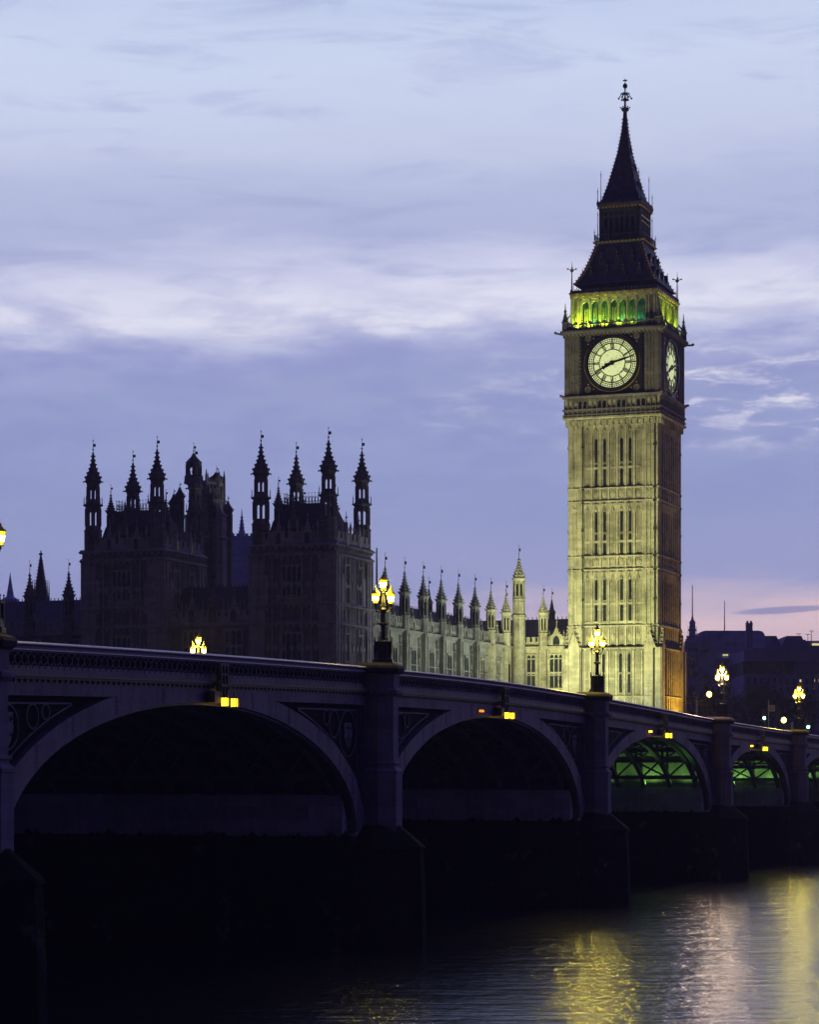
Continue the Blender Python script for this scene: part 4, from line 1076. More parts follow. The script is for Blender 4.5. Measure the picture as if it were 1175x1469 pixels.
# ---------------------------------------------------------------- dark river pavilions
PVW, PVD = 10.1, 11.0
def pavilion():
    t = thing('palace_pavilion', '', 'building')       # origin at its north-east corner at street level
    zs1, zs2, zp = A(25.2) - GZ, A(24.2) - GZ, A(26.5) - GZ; H = zs2
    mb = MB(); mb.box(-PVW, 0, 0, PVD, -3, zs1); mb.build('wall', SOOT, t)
    FE, FN = frame_E(0, 0), frame_N(0, 0)
    mb = MB(FE)
    for M, Wd, sg in ((FE, PVW, -1), (FN, PVD, 1)):
        mb.M = M
        u0, u1 = (-Wd, 0) if sg < 0 else (0, Wd)
        for q in (u0 + .85, u1 - .85): mb.box(q - .95, q + .95, -.1, .16, -3, zs2); mb.box(q - .18, q + .18, -.1, .26, -3, zs2); mb.box(q - .9, q - .72, -.1, .26, -3, zs2); mb.box(q + .72, q + .9, -.1, .26, -3, zs2)
        for q in (.27, .38, .62, .73): mb.box(u0 + Wd * q - .09, u0 + Wd * q + .09, -.1, .14, -3, zs2)
        for zz in (3, 6, 10.2, 12.6, 19.5): 
            for j in range(9): u = u0 + 1.2 + (Wd - 2.4) * j / 8; mb.prism([(u - .3, zz), (u, zz + .5), (u + .3, zz), (u, zz - .5)], -.1, .10)
        c = (u0 + u1) / 2
        for q in (-3.2, 3.2): mb.prism(lancet(c + q, .35, zs2 - 6, zs2 - 2, 3), -.1, .12)
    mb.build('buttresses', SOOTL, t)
    mb = MB()
    for z, d in ((zs1, .42), (zs2, .34), (A(18.7) - GZ, .32), (A(16.6) - GZ, .30)):
        mb.M = FE; weather(mb, -PVW - d * .5, d, z, d + .06)
        mb.M = FN; weather(mb, 0, PVD + d * .5, z + .003, d + .063)
        for M, a, b_ in ((FE, -PVW, 0), (FN, 0, PVD)):
            mb.M = M
            for j in range(14): u = a + (b_ - a) * (j + .5) / 14; mb.box(u - .12, u + .12, -.1, d - .08, z - .34, z - .1)
    mb.build('string_course', SOOTL, t)
    window(t, FE, -PVW / 2, A(19.6) - GZ, zs2 - 1.2, 4, .62, SOOTL); 
    window(t, FE, -PVW / 2, A(10) - GZ, A(15.6) - GZ, 4, .7, SOOTL)
    for u in (3.5, 7.5):
        window(t, FN, u, A(19.0) - GZ, zs2 - 1.0, 2, .72, SOOTL); window(t, FN, u, A(10) - GZ, A(15.6) - GZ, 2, .72, SOOTL)
    mb = MB(FE); battlement(mb, -PVW / 2 - 2.2, -PVW / 2 + 2.2, A(18.9) - GZ, .8, .1, 1.4); mb.box(-PVW / 2 - 2.2, -PVW / 2 + 2.2, -.05, .5, A(18.85) - GZ, A(19.0) - GZ); mb.build('balcony', SOOTL, t)
    mb = MB()
    for M, a, b_ in ((FE, -PVW, 0), (FN, 0, PVD), (Matrix.Translation((0, PVD, 0)) @ FE @ Matrix.Scale(-1, 4, (0, 1, 0)), -PVW, 0)):
        mb.M = M; battlement(mb, a + .8, b_ - .8, zs1 + .14, 1.35, .3, 1.15)
        for q in (.34, .68): gable(mb, a + (b_ - a) * q, zs1 + .2, .62, 2.6)
        for q in (.22, .46, .56, .8): u = a + (b_ - a) * q; mb.ngon(u, -.12, [(zs1, .16), (zs1 + 2.0, .13), (zs1 + 2.1, .2), (zs1 + 2.9, .03)], 6); mb.knob((u, -.12, zs1 + 2.5), .14)
    mb.build('parapet', [SOOTL, GLASS], t)
    for (x, y, dr) in ((-1.0, .75, 0), (-PVW + 1.0, .75, 0), (-1.0, PVD - .3, 0), (-PVW + 1.0, PVD - .3, .0)):
        big_turret(SOOT, zs2 - .5, A(28.4) - GZ, t, x, y)
    # steep roof with iron cresting and small turrets
    mb = MB(); zr = A(30.2) - GZ
    mb.rings([[(-PVW + 1.2, 1.2, zs1), (-1.2, 1.2, zs1), (-1.2, PVD - 1.2, zs1), (-PVW + 1.2, PVD - 1.2, zs1)], [(-PVW + 1.8, 2.2, zs1 + 3), (-2.2, 2.2, zs1 + 3), (-2.2, PVD - 2.2, zs1 + 3), (-PVW + 1.8, PVD - 2.2, zs1 + 3)],
              [(-PVW + 2.7, 3.2, zr), (-2.9, 3.2, zr), (-2.9, PVD - 3.2, zr), (-PVW + 2.7, PVD - 3.2, zr)]])
    rf = mb.build('roof', SLATE, t)
    mb = MB(); q = [(-PVW + 2.7, 3.2), (-2.9, 3.2), (-2.9, PVD - 3.2), (-PVW + 2.7, PVD - 3.2)]
    for (xa, ya), (xb, yb) in zip(q, q[1:] + q[:1]):
        n = 12
        for k in range(n):
            x, y = xa + (xb - xa) * k / n, ya + (yb - ya) * k / n
            mb.tube((x, y, zr - .05), (x, y, zr + 1.25), .035, .02, 4); mb.knob((x, y, zr + 1.15), .08); mb.path([(x + (xb - xa) / n * (.5 + .4 * math.cos(e)), y + (yb - ya) / n * (.5 + .4 * math.cos(e)), zr + .45 + .25 * math.sin(e)) for e in [i * math.pi / 3 for i in range(6)]], .025, 3, True)
        for zz in (.2, .75): mb.tube((xa, ya, zr + zz), (xb, yb, zr + zz), .025, n=4)
    mb.build('cresting', IRON, rf)
    for (x, y, z3) in ((-PVW + 2.3, 2.6, 33.2), (-PVW + 4.6, 1.6, 31.0), (-2.4, 5.8, 32.8), (-PVW + 2.6, PVD - 2, 32.5)):
        small_turret(SOOT, t, x, y, zs1, A(z3 - 3.0) - GZ, A(z3 - 1.0) - GZ, A(z3) - GZ, .42)
    # side railing between the roof and the corner turrets
    mb = MB()
    for k in range(7):
        x = -PVW + 1.4 + k * .3; mb.tube((x, 5, zs1 + 1.5), (x, 5, zs1 + 3.4), .03, n=4); mb.knob((x, 5, zs1 + 3.3), .07)
    mb.tube((-PVW + 1.4, 5, zs1 + 2.6), (-PVW + 3.2, 5, zs1 + 2.6), .04, n=4); mb.build('side_cresting', IRON, rf)
    return t
pv = pavilion()
pv.location = pal(0, -63.6, GZ); pv.rotation_euler = (0, 0, -PA)
tag(pv, 'dark square Gothic pavilion with four tall turrets nearest to the floodlit range', 'building', 'river pavilions of the palace')
pv2 = copy_tree(pv); pv2.location = pal(-20.9, -63.6, GZ); tag(pv2, 'dark square Gothic pavilion furthest left, backed by a second lantern tower', 'building', 'river pavilions of the palace')

# wall linking the pavilions and river front beyond
def range_wall(name, lab, x0, x1, yf, depth, bay, turrets):
    t = thing(name, lab, 'building', pal(x1, yf, GZ), -PA); Wd = x1 - x0; zc = A(16.8) - GZ
    mb = MB(); mb.box(-Wd, 0, 0, depth, -3, zc); mb.build('wall', SOOT, t)
    mb = MB(frame_E(0, 0)); weather(mb, -Wd, 0, zc, .36); weather(mb, -Wd, 0, zc - 4.3, .3); mb.build('string_course', SOOTL, t)
    mb = MB(frame_E(0, 0)); battlement(mb, -Wd, 0, zc + .2, 1.4, .3, .9); n = int(Wd / bay)
    for k in range(n): gable(mb, -bay * (k + .5), zc + .25, .75, 3.0)
    for k in range(n * 2): u = -bay * (k * .5 + .25); mb.tube((u, -.1, zc + 1.2), (u, -.1, zc + 2.9), .1, .03, 5); mb.knob((u, -.1, zc + 2.5), .13)
    mb.build('parapet', [SOOTL, GLASS], t)
    mb = MB(); zr = A(21.4) - GZ; yr = depth / 2
    mb.M = Matrix.Rotation(math.pi / 2, 4, 'Z'); mb.prism([(.8, zc), (depth, zc), (yr + .6, zr), (yr - .6, zr)], 0, Wd); mb.M = Matrix()
    for k in range(int(Wd / .5)): mb.box(-k * .5 - .09, -k * .5, yr - .03, yr + .03, zr, zr + .35)
    mb.build('roof', SLATE, t)
    for k in range(n): window(t, frame_E(0, 0), -bay * (k + .5), zc - 3.8, zc - .6, 3, .7, SOOTL)
    if turrets:
        for k in range(n + 1): small_turret(SOOT, t, -bay * k - turrets, 0.1, zc - 3, A(21.6) - GZ, A(24.4) - GZ, A(25.9) - GZ, .62)
    else:
        for k in (1, ): small_turret(SOOT, t, -bay * k, 0.1, zc - 3, A(19.6) - GZ, A(21.4) - GZ, A(22.8) - GZ, .45)
    return t
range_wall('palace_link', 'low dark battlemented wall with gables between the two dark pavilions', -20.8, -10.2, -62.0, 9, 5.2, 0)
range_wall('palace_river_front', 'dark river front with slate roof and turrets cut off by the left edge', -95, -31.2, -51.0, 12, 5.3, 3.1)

# octagonal ventilation tower behind the left pavilion
p = pix(284, HOR, 296); vt = thing('lantern_tower', 'dark octagonal roof tower with open lantern rising behind the left pavilion', 'tower', (p.x, p.y, GZ), -PA)
Zv = lambda y: CAMZ + (HOR - y) / F * 296 - GZ
mb = MB(); mb.ngon(1.2, 0, [(0, 3.0), (Zv(745), 2.7), (Zv(735), 2.4), (Zv(700), 1.9), (Zv(698), 2.1), (Zv(694), 2.1), (Zv(692), 1.8)], 8)
for e in range(8):
    a = math.pi / 8 + e * math.pi / 4; c, s_ = 1.2 + 2.05 * math.cos(a), 2.05 * math.sin(a); mb.tube((c, s_, Zv(735)), (c, s_, Zv(684)), .22, .16, 5); mb.tube((c, s_, Zv(684)), (c, s_, Zv(676)), .12, .03, 5)
for yy, r in ((720, 2.2), (742, 2.72), (775, 2.85)): mb.ngon(1.2, 0, [(Zv(yy) - .12, r), (Zv(yy), r + .22), (Zv(yy) + .25, r - .05)], 8)
for e in range(8):
    M = Matrix.Translation((1.2, 0, 0)) @ Matrix.Rotation(e * math.pi / 4, 4, 'Z') @ Matrix(((1, 0, 0, 0), (0, -1, 0, -1.9), (0, 0, 1, 0), (0, 0, 0, 1)))
    mb.M = M
    for u in (-.45, 0, .45): mb.box(u - .07, u + .07, -.2, .26, Zv(738), Zv(700))
    for u in (-.22, .22): mb.prism(lancet(u, .13, Zv(735), Zv(722), 3), -.1, .24); mb.prism(lancet(u, .13, Zv(718), Zv(704), 3), -.1, .16)
mb.M = Matrix(); mb.build('tower_body', SOOTL, vt)
for x, y, zt in ((-3.2, 1.5, 688), (-2.2, -2.2, 703), (3.0, -2.0, 700), (3.6, .8, 712)):
    small_turret(SOOT, vt, x, y, 8, Zv(zt + 20), Zv(zt + 7), Zv(zt), .5)
mb = MB(); mb.ngon(-.6, 0, [(Zv(694), 1.2), (Zv(682), 1.1)], 8); open_stage(mb, -.6, 0, Zv(682), Zv(666), .85, .15); mb.ngon(-.6, 0, [(Zv(667), .9), (Zv(663), 1.0), (Zv(660), .75), (Zv(655), .35), (Zv(650), .12)], 8); vane(mb, -.6, 0, Zv(651), 1.3, 1.0); mb.build('lantern', SOOT, vt)
p = pix(304, HOR, 300); small = thing('stair_turret', 'slim dark stair turret with vane right of the lantern tower', 'tower', (p.x, p.y, GZ), -PA)
small_turret(SOOT, small, .6, 0, 0, Zv(682), Zv(672), Zv(663), .8)

# spires over the far left roofs
p = pix(58, HOR, 330); st = thing('roof_spire', 'dark crocketed roof spire rising between two turrets at far left', 'spire', (p.x, p.y, GZ), -PA)
Zs = lambda y: CAMZ + (HOR - y) / F * 330 - GZ
mb = MB(); mb.ngon(0, 0, [(0, 2.0), (Zs(858), 1.1), (Zs(850), .85), (Zs(798), .14)], 8)
for n in range(12):
    for e in range(8):
        a = math.pi / 8 + e * math.pi / 4; f = n / 12; r = 1.0 * (1 - f) + .16 * f; mb.knob((r * math.cos(a), r * math.sin(a), Zs(856) + (Zs(800) - Zs(856)) * f), .12)
for e in range(8): a = math.pi / 8 + e * math.pi / 4; mb.tube((1.1 * math.cos(a), 1.1 * math.sin(a), Zs(862)), (1.1 * math.cos(a), 1.1 * math.sin(a), Zs(832)), .13, .03, 5)
mb.build('spire', SLATE, st); mb = MB(); mb.tube((0, 0, Zs(798)), (0, 0, Zs(790)), .12, .05); mb.ngon(0, 0, [(Zs(797), .1), (Zs(795), .34), (Zs(793), .1)], 8); mb.knob((0, 0, Zs(791)), .14); mb.build('finial', SLATE, st)
FARBLUE = stone('haze_tinted_stone', (0.46, 0.41, 0.80), 0.9, 0.25, bw=2, bh=.8)  # far towers: haze put into the stone as a blue base colour
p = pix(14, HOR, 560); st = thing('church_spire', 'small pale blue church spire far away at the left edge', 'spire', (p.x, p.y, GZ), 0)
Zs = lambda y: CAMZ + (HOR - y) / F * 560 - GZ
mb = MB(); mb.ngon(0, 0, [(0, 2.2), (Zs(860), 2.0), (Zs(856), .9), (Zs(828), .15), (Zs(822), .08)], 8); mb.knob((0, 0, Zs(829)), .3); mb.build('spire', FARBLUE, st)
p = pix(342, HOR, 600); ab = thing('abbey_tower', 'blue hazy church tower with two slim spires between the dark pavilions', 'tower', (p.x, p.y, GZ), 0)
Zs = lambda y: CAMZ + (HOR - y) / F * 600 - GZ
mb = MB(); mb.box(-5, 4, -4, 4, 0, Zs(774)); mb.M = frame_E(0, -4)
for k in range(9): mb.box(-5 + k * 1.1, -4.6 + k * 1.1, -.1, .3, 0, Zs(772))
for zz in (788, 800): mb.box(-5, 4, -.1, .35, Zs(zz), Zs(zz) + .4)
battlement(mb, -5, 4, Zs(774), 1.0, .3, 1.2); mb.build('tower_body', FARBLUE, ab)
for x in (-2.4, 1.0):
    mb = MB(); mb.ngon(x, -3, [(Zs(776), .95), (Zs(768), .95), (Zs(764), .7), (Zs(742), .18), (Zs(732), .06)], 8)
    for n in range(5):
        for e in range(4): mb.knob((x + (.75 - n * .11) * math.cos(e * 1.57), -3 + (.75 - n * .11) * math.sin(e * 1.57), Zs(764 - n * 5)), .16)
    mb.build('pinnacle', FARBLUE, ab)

# ---------------------------------------------------------------- buildings beyond the tower at right
def far(name, lab, x, Z, cat='building', rz=-0.25):
    p = pix(x, HOR, Z); return thing(name, lab, cat, (p.x, p.y, GZ), rz), (lambda y: CAMZ + (HOR - y) / F * Z - GZ), (lambda xx: (xx - x) / F * Z)
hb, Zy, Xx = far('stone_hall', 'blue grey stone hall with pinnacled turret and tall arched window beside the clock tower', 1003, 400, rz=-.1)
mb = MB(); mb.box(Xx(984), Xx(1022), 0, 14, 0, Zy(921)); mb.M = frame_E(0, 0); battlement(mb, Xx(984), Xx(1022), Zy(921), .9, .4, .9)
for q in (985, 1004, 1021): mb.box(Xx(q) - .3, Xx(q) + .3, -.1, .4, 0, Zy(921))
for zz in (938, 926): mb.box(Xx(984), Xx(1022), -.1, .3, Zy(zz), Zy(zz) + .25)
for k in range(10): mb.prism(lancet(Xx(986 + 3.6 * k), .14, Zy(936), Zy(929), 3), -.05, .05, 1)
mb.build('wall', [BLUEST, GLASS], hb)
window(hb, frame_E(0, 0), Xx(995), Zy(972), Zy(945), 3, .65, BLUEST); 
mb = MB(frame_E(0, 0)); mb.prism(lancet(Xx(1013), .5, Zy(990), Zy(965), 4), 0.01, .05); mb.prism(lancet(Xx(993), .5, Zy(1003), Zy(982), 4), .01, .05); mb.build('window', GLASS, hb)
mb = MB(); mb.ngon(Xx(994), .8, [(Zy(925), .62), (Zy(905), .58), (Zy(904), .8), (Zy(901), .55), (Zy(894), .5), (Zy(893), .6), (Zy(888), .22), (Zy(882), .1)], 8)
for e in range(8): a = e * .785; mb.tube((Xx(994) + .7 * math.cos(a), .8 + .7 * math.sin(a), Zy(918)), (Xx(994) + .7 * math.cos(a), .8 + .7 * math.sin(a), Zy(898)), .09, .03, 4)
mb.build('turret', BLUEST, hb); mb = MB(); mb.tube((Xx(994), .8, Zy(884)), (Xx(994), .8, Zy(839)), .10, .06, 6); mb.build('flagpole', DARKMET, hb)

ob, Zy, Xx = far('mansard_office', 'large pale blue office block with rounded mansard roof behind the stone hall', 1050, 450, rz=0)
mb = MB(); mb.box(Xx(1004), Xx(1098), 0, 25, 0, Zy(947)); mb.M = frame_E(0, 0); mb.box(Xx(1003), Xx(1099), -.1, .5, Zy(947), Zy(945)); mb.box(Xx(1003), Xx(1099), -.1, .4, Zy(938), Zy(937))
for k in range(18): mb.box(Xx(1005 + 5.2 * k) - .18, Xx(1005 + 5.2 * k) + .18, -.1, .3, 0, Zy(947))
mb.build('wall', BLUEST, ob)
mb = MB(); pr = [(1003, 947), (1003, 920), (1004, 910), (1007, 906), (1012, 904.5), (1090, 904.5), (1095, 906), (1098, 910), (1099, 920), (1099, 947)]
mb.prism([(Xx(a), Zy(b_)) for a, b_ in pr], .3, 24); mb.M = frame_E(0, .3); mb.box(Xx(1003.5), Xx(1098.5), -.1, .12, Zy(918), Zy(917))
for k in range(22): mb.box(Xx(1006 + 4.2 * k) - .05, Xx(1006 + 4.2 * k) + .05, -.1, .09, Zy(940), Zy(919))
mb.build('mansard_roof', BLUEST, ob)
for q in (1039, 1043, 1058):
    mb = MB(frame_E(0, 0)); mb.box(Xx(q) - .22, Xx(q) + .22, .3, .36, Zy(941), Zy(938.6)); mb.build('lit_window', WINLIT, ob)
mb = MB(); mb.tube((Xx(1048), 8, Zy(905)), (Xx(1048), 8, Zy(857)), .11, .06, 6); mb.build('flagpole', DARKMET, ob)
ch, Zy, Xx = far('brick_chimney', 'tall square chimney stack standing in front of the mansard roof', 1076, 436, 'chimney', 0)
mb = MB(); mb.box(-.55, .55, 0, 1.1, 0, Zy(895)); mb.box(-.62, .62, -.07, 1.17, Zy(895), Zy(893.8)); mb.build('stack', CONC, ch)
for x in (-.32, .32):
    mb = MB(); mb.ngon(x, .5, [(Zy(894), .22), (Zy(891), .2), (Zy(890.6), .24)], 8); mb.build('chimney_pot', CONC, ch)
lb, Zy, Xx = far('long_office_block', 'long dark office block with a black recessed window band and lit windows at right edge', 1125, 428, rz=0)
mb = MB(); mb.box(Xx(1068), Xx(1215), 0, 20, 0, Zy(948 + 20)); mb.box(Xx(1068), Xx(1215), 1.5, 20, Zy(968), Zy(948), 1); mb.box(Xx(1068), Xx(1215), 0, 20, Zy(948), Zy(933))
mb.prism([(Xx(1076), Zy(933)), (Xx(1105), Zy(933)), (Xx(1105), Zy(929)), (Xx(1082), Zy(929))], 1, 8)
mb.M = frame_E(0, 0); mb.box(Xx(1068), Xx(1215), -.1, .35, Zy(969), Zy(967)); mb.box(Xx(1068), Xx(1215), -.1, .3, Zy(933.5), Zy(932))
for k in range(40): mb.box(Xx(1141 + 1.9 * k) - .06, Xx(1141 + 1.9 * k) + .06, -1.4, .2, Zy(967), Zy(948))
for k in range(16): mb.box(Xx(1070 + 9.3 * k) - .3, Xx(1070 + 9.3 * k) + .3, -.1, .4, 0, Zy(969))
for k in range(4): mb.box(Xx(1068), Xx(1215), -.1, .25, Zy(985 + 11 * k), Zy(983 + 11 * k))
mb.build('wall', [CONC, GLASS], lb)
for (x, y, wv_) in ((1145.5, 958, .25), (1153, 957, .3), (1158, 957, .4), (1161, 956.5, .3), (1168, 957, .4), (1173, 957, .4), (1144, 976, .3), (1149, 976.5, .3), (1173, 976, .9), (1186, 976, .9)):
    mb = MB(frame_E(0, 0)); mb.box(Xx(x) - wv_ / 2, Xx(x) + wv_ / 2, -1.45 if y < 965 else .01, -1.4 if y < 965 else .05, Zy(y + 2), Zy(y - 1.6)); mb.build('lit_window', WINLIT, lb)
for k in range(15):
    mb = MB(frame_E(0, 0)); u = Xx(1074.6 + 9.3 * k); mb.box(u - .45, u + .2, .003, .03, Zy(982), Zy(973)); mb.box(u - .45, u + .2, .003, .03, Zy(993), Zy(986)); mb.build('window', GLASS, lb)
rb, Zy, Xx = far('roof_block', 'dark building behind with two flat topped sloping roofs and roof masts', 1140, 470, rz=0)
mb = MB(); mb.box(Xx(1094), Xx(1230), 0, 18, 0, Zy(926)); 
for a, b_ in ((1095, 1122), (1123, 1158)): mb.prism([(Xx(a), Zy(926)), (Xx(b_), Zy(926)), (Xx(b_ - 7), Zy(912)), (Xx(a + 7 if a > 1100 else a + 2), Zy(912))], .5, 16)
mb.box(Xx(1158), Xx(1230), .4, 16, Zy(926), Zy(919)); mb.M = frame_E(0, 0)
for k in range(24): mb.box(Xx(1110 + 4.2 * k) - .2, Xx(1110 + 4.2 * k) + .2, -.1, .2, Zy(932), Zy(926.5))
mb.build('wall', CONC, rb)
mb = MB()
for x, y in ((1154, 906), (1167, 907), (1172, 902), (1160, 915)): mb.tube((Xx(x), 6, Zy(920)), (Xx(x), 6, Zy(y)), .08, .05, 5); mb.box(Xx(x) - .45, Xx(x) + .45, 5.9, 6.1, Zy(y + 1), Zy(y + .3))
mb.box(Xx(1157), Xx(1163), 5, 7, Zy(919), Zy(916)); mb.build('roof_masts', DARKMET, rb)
mb = MB(frame_E(0, -.0)); mb.box(Xx(1166), Xx(1176), -.3, .05, Zy(926), Zy(923)); mb.build('lit_window', WINLIT, rb)

# trees along the embankment, behind the bridge end
def tree(px, Z, ytop, wd, lab, seed):
    rnd = random.Random(seed); p = pix(px, HOR, Z); H = CAMZ + (HOR - ytop) / F * Z - GZ
    t = thing('plane_tree', lab, 'tree', (p.x, p.y, GZ), 0, 'trees by the bridge end')
    mb = MB(); mb.tube((0, 0, -.2), (0, 0, H * .35), .32, .22, 8); ends = []
    def grow(a, d, L, r, lev):
        b_ = a + d * L; mb.tube(a, b_, r, r * .6, 5)
        if lev == 0: ends.append(b_); return
        for _ in range(3):
            nd = (d + Vector((rnd.uniform(-.9, .9), rnd.uniform(-.9, .9), rnd.uniform(-.1, .7)))).normalized(); grow(b_, nd, L * rnd.uniform(.6, .85), r * .55, lev - 1)
        ends.append(b_)
    for _ in range(6):
        d = Vector((rnd.uniform(-.8, .8) * wd, rnd.uniform(-.8, .8), rnd.uniform(.5, 1.1))).normalized(); grow(Vector((0, 0, H * rnd.uniform(.25, .38))), d, H * .26, .16, 3)
    mb.build('trunk', BARK, t)
    mb = MB()
    for e in ends:
        for _ in range(9):
            c = e + Vector((rnd.gauss(0, .45), rnd.gauss(0, .45), rnd.gauss(0, .4))); a = Vector((rnd.uniform(-1, 1), rnd.uniform(-1, 1), rnd.uniform(-1, 1))).normalized(); b_ = a.orthogonal().normalized(); s = rnd.uniform(.10, .2)
            mb.add([tuple(c + a * s), tuple(c + b_ * s * .6), tuple(c - a * s), tuple(c - b_ * s * .6)], [(0, 1, 2, 3)])
    mb.build('crown', LEAF, t)
for k, (px, Z, yt, wd, lab) in enumerate([(1052, 330, 976, 1.0, 'dark bushy tree right behind the third bridge lamp'), (1078, 345, 984, 1.1, 'dark tree behind the green traffic signal'),
                              (1105, 360, 990, 1.1, 'dark tree above the round turn sign'), (1020, 350, 998, .9, 'low dark tree between the clock tower base and the third lamp'), (1150, 365, 994, 1.0, 'dark tree behind the rightmost bridge lamp')]): tree(px, Z, yt, wd, lab, k + 3)

# small street furniture at the far end of the bridge
def post_lamp(px, py, Z, mm, lab, name='small_street_lamp', r=.28):
    p = pix(px, py, Z); zb = GZ if Z > 246 else top(Z / .946) - 1.0
    t = thing(name, lab, 'street lamp' if name != 'traffic_signal' else 'traffic signal', (p.x, p.y, zb)); h = p.z - zb
    mb = MB(); mb.ngon(0, 0, [(0, .14), (.5, .12), (.6, .06), (h - r, .05)], 8); mb.build('post', DARKMET, t)
    if name == 'traffic_signal':
        mb = MB(); mb.box(-.2, .2, 0, .3, h - .35, h + .95); mb.build('signal_box', IRON, t)
        mb = MB(); mb.sphere((0, -.06, h), .15); mb.build('lens', mm, t)
    else:
        mb = MB(); mb.sphere((0, 0, h), r, 1.1); mb.build('globe', mm, t, True)
        mb = MB(); mb.ngon(0, 0, [(h + r * 1.05, r * .5), (h + r * 1.3, r * .2), (h + r * 1.8, .02)], 8); mb.build('cap', IRON, t)
post_lamp(1018, 996, 262, GLOBE, 'small yellow globe lamp on a thin post left of the third bridge lamp')
post_lamp(1125, 1033, 262, GLOBE, 'small yellow globe lamp between the traffic signal and the rightmost bridge lamp')
post_lamp(1097, 1030, 258, GREENL, 'bright green traffic signal above the bridge coping, left of the round sign', 'traffic_signal')
post_lamp(1160, 1043, 262, GREENL, 'small green traffic signal right of the last bridge lamp', 'traffic_signal')
p = pix(1108, 1016, 268); t = thing('turn_sign', 'white square sign with red no-turn ring on a post beside the green signal', 'sign', (p.x, p.y, GZ)); h = p.z - GZ
mb = MB(); mb.tube((-.35, .1, 0), (-.35, .1, h + .9), .05); mb.build('post', WHITE, t)
mb = MB(); mb.box(-.32, .34, 0, .05, h - .34, h + .34); pl = mb.build('panel', WHITE, t)
mb = MB(); P = lambda r, y: [(r * math.cos(2 * math.pi * i / 20), y, h + r * math.sin(2 * math.pi * i / 20)) for i in range(20)]
mb.rings([P(.2, 0), P(.28, 0), P(.28, -.02), P(.2, -.02), P(.2, 0)], 0, cap=False); mb.tube((-.17, -.015, h + .17), (.17, -.015, h - .17), .035, n=4); mb.build('ring', RED, pl)
mb = MB(); mb.path([(-.12, -.008, h - .14), (-.12, -.008, h + .04), (.1, -.008, h + .04)], .025, 4); mb.build('arrow', IRON, pl)
for px, yt, Z, lab in ((1000, 1004, 258, 'pale metal post standing at the foot of the clock tower'), (1137, 1036, 256, 'pale metal post left of the rightmost bridge lamp'), (731, 953, 264, 'thin dark post against the floodlit range, left of its corner turret')):
    p = pix(px, yt, Z); t = thing('post', lab, 'post', (p.x, p.y, GZ)); h = p.z - GZ
    mb = MB(); mb.ngon(0, 0, [(0, .12), (h - .1, .10), (h - .08, .14), (h, .05)], 8); mb.build('shaft', WHITE if px != 731 else IRON, t)
p = pix(1117, 1004, 270); t = thing('bracket_lamp_post', 'unlit lamp post with curved bracket beside the round turn sign', 'street lamp', (p.x, p.y, GZ)); h = p.z - GZ
mb = MB(); mb.tube((0, 0, 0), (0, 0, h), .07, .05); mb.path([(.4 - .4 * math.cos(a), 0, h + .4 * math.sin(a)) for a in [i * .4 for i in range(8)]], .04, 5); mb.build('post', DARKMET, t)

# ---------------------------------------------------------------- floodlights on the palace and the clock tower (all stand on the ground, roofs and galleries)
def pl3(x, y, z): return Vector(pal(x, y, z))
FLOOD = (1.0, 0.90, 0.42)
for x_, e in ((5, 26000), (11, 26000), (17.5, 22000)):
    light('tower_floodlight', 'SPOT', pl3(x_, -26, GZ + 1), e * 1.45, (.98, 1.0, .42), pl3(13.0, -1, GZ + 22), spot_size=R(70), spot_blend=1.0, shadow_soft_size=.4)
light('tower_floodlight_high', 'SPOT', pl3(10, -44, GZ + 1), 68000, (1.0, .90, .44), pl3(13.9, -1, GZ + 44), spot_size=R(42), spot_blend=1.0, shadow_soft_size=.4)
light('tower_side_floodlight', 'SPOT', pl3(27, 5, GZ + 1), 22000, (1.0, .55, .04), pl3(20, 5, GZ + 9), spot_size=R(75), spot_blend=1.0, shadow_soft_size=.4)
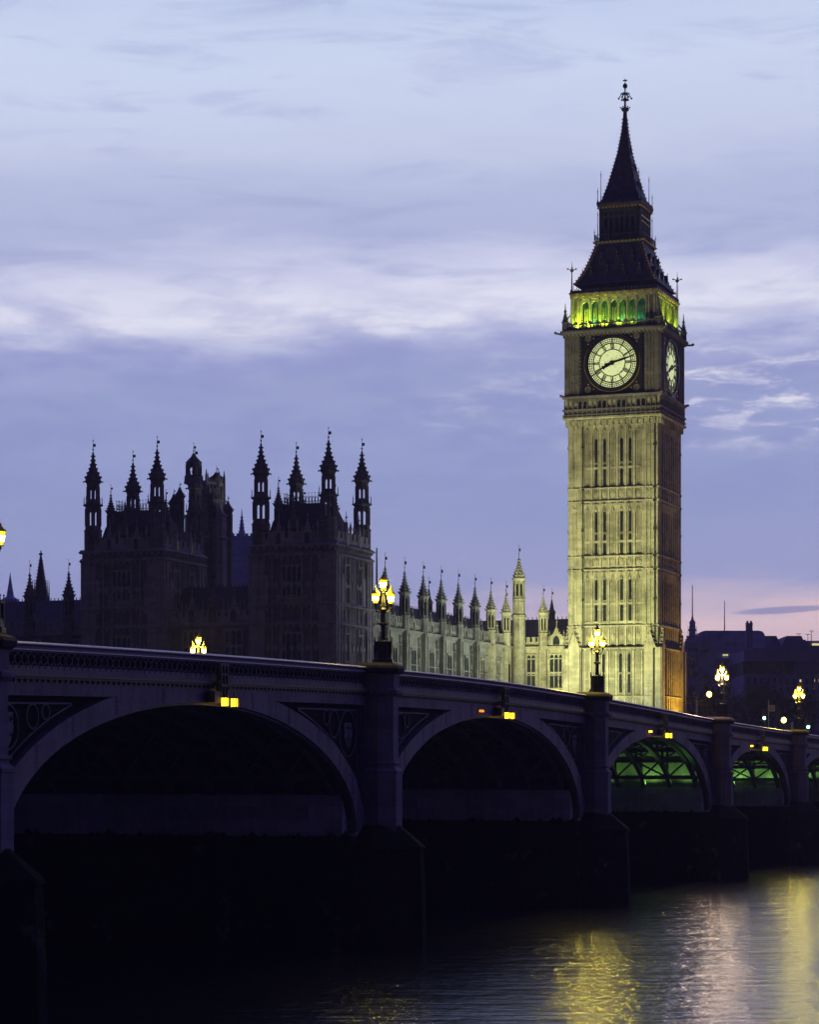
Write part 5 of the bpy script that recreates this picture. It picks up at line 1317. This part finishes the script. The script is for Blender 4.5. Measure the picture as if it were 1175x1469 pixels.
light('tower_side_floodlight_high', 'SPOT', pl3(50, 4, GZ + 1), 21000, (1.0, .66, .24), pl3(20, 5, GZ + 50), spot_size=R(45), spot_blend=1.0, shadow_soft_size=.4)
for y, k in ((-6, 1.0), (-18, 1.15), (-30, 1.1), (-44, 1.1)):
    light('range_floodlight', 'SPOT', pl3(27, y, GZ + 1), 13000 * k, (.84, 1.0, .86), pl3(0, y - 1, GZ + 18), spot_size=R(75), spot_blend=1.0, shadow_soft_size=.4)
light('wing_floodlight', 'SPOT', pl3(4, -20, GZ + 1), 3600, (.88, 1.0, .72), pl3(3, 0, GZ + 14), spot_size=R(65), spot_blend=1.0, shadow_soft_size=.4)
for (u, k, e) in ((-4.8, 0, 2600), (-3.2, 0, 2000), (-1.2, 0, 1500), (0.8, 0, 900), (2.6, 0, 350), (-3.5, 1, 2600), (0, 1, 2600), (3.5, 1, 2600)):
    c = Matrix.Rotation(k * math.pi / 2, 4, 'Z') @ Vector((u, -6.42, zf(469)))
    d = Matrix.Rotation(k * math.pi / 2, 4, 'Z') @ Vector((u, -5.2, zf(430)))
    l_ = light('belfry_floodlight', 'SPOT', c, e * 0.6, (.70, 1.0, .04), d, tower, spot_size=R(120), spot_blend=1.0, shadow_soft_size=.1)
for k in range(2):
    for u in (-2.6, .8, 3.4):
        c = Matrix.Rotation(k * math.pi / 2, 4, 'Z') @ Vector((u, -5.05, zf(462)))
        light('belfry_inner_light', 'POINT', c, 80, (.10, 1.0, .42), None, tower, shadow_soft_size=.1)

# ---------------------------------------------------------------- evening haze over the river
g = MB(); g.box(-1300, 1300, -320, 1450, -5, 112)
m = bpy.data.materials.new('evening_haze'); m.use_nodes = True; n = m.node_tree
n.nodes.remove(n.nodes['Principled BSDF'])
v = n.nodes.new('ShaderNodeVolumePrincipled'); v.inputs['Color'].default_value = (.80, .76, 1.0, 1); v.inputs['Density'].default_value = 0.00031
n.links.new(v.outputs[0], n.nodes['Material Output'].inputs['Volume'])
o = g.build('haze', m); o['kind'] = 'stuff'
